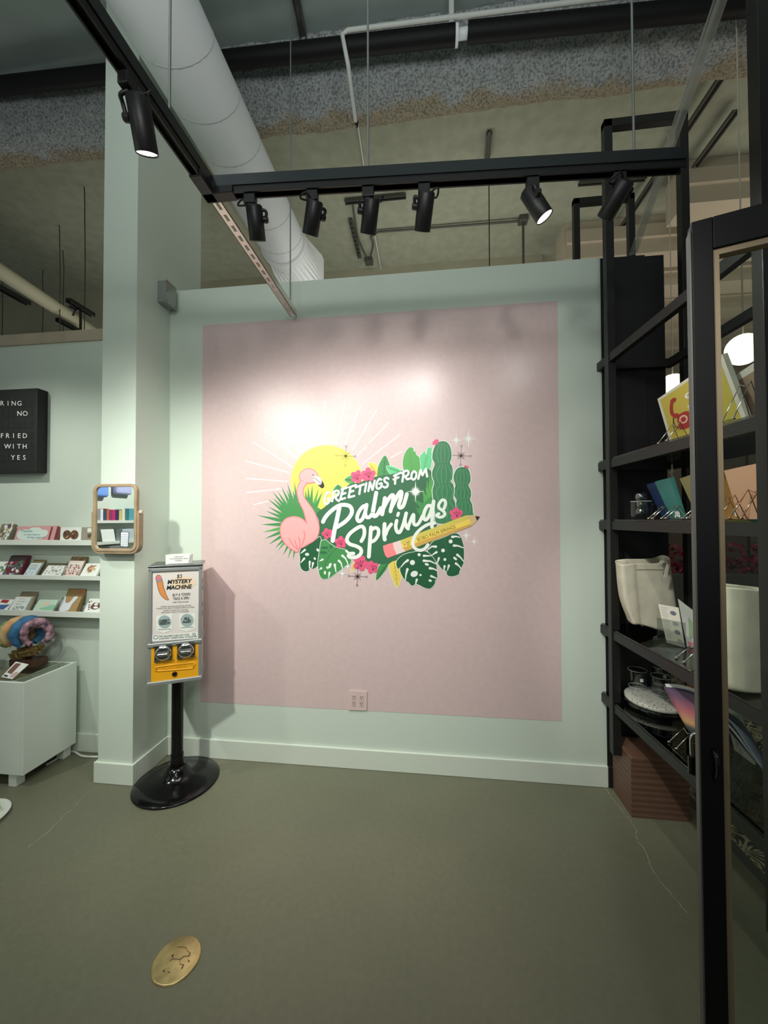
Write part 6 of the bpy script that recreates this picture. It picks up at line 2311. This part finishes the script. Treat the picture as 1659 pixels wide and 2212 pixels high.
# ------------------------------------------------------------------ the mall beyond
M_soff = mat('beige_soffit', (180, 170, 150), .8)
M_mallw = mat('mall_panel', (150, 136, 116), .7, var=.1, vscale=1.5)
M_pendcord = mat('pendant_cord', (190, 186, 170), .5)
ms = atY(1480, 440, 3.92)
for k in range(9):
    y = 3.92 + k * .68
    x0 = ms.x if k == 0 else 1.55
    b = MB()
    zb = ms.z
    b.box(x0, 8.9, y, y + .30, zb, 4.9, M_soff)
    b.box(x0 + .02, 8.9, y - .04, y, zb + .16, zb + .30, M_soff)
    struct(b.build('trim_3'), 'beige ceiling soffit of the mall, number %d back' % (k + 1) if False else 'beige stepped soffit of the mall ceiling', 'soffit')
b = MB()
for i in range(24):
    x = 1.45 + i * .32
    b.box(x, x + .30, 9.7 + (.05 if i % 2 else 0), 9.95, 0, 4.9, M_mallw)
struct(b.build('wall_mall'), 'brown panelled wall far across the mall', 'wall')
gp_ = atY(1606, 755, 2.6)
g = thing('globe_pendant', 'round glowing globe pendant lamp seen through the door glass', 'lamp', gp_)
MB().ball((0, 0, 0), .092, mat('glowing_globe', (255, 250, 226), .4, emit=(255, 246, 214), estr=2.4), n=28, k=16).build('globe_shade', g, local=True)
MB().tube([(0, 0, .09), (0, 0, 4.9 - gp_.z)], .004, M_pendcord, n=6).build('cord', g, local=True)
gp_ = atY(1453, 826, 3.6)
g = thing('cylinder_pendant', 'glowing cylinder pendant lamp between the black wall and the rack post', 'lamp', gp_)
MB().lathe([(.0, -.15), (.052, -.15), (.056, -.14), (.056, .05), (.05, .058), (.0, .06)], (0, 0, 0), mat('glowing_globe', (255, 250, 226), .4), n=24).build('cylinder_shade', g, local=True)
MB().tube([(0, 0, .06), (0, 0, 4.9 - gp_.z)], .004, M_pendcord, n=6).build('cord', g, local=True)
# planter with magenta flowers
pt = atY(1600, 1240, 4.4)
pl = thing('flower_planter', 'long grey planter of magenta flowers out in the mall', 'planter', (3.2, 4.4, 0))
MB().box(2.05, 4.6, 4.35, 4.8, 0, pt.z, mat('planter_grey', (120, 118, 108), .6)).build('planter_box', pl, bevel=.01)
b = MB()
R_ = random.Random(11)
mg_ = [mat('magenta_bloom', (176, 40, 84), .6), mat('pink_bloom', (206, 84, 124), .6), mat('bloom_leaf', (60, 84, 50), .6)]
for i in range(900):
    c = Vector((R_.uniform(2.07, 4.55), R_.uniform(4.38, 4.75), pt.z + R_.random() ** 1.5 * .30))
    m_ = R_.choices(mg_, (5, 3, 2))[0]
    n_ = Vector((R_.uniform(-1, 1), R_.uniform(-1, 1), R_.uniform(-1, 1))).normalized()
    t_ = n_.orthogonal().normalized() * R_.uniform(.02, .04)
    s_ = n_.cross(t_.normalized()) * R_.uniform(.015, .03)
    b.add([c - t_, c - s_, c + t_, c + s_], [(0, 1, 2, 3)], m_)
o = b.build('flowers', pl)
o['kind'] = 'stuff'

# ------------------------------------------------------------------ shop wall behind the camera, seen only in the mirror
for z, wd in ((1.50, 'upper'), (1.27, 'lower'), (1.08, 'lowest')):
    tag(MB().box(-3.6, -3.46, -1.0, 1.1, z - .03, z, M_white).build('wall_shelf', bevel=.002), 'white %s shelf reflected in the mirror' % wd, 'shelf', 'shelves reflected in the mirror')
R_ = random.Random(3)
cols_ = [(150, 150, 150), (226, 226, 230), (60, 80, 110), (206, 110, 70), (150, 60, 110), (190, 50, 110), (60, 50, 90), (210, 190, 120), (226, 220, 200)]
nm = ['grey', 'white', 'navy', 'orange', 'purple', 'magenta', 'dark violet', 'straw', 'cream']
y = .285
for i, c in enumerate(cols_):
    w_ = .028 + R_.random() * .02
    tag(MB().box(-3.57, -3.48, y - w_, y, 1.5005, 1.62 + R_.uniform(-.012, .012), mat('spine_' + nm[i].replace(' ', '_'), c, .5)).build('book', bevel=.001), nm[i] + ' booklet in the row reflected in the mirror', 'book', 'books reflected in the mirror')
    y -= w_ + .003
tag(MB().box(-3.56, -3.50, -.27, -.17, 1.5005, 1.64, mat('teal_tin', (90, 160, 170), .4)).build('tin', bevel=.004), 'teal tin right of the books in the mirror reflection', 'tin')
s, mp = slab((-3.50, .20, 1.271), (-3.50, .03, 1.271), (-3.53, .03, 1.42), (-3.53, .20, 1.42), .006, M_paper)
s.blob([(.1, .12), (.3, .3), (.55, .32), (.8, .55), (.95, .3), (.85, .14), (.5, .08)], lambda x, y: mp(x, y, .001), C_('apricot', (206, 170, 132)))
tag(s.build('art_card'), 'white card with tan animal reflected in the mirror', 'card')
tag(MB().box(-3.56, -3.48, -.22, -.05, 1.2705, 1.40, C_('palebluebox', (196, 210, 220))).build('gift_box', bevel=.003), 'pale blue patterned box reflected in the mirror', 'box')
tag(MB().box(-3.56, -3.45, -.10, .16, 1.0805, 1.22, C_('greybox', (140, 140, 138))).build('gift_box', bevel=.003), 'grey box on the lowest shelf reflected in the mirror', 'box')
for y0, y1, z0, c, lb in ((.075, .30, 1.755, (116, 156, 226), 'blue quilted pouch hanging on the wall in the mirror reflection'), (-.26, -.02, 1.80, (176, 180, 220), 'lavender pouch hanging on the wall in the mirror reflection')):
    tag(MB().box(-3.597, -3.53, y0, y1, z0, z0 + .32, mat('pouch_%d' % c[0], c, .8, bump=.1, bscale=60)).build('hanging_pouch', bevel=.03, seg=4), lb, 'pouch', 'pouches reflected in the mirror')
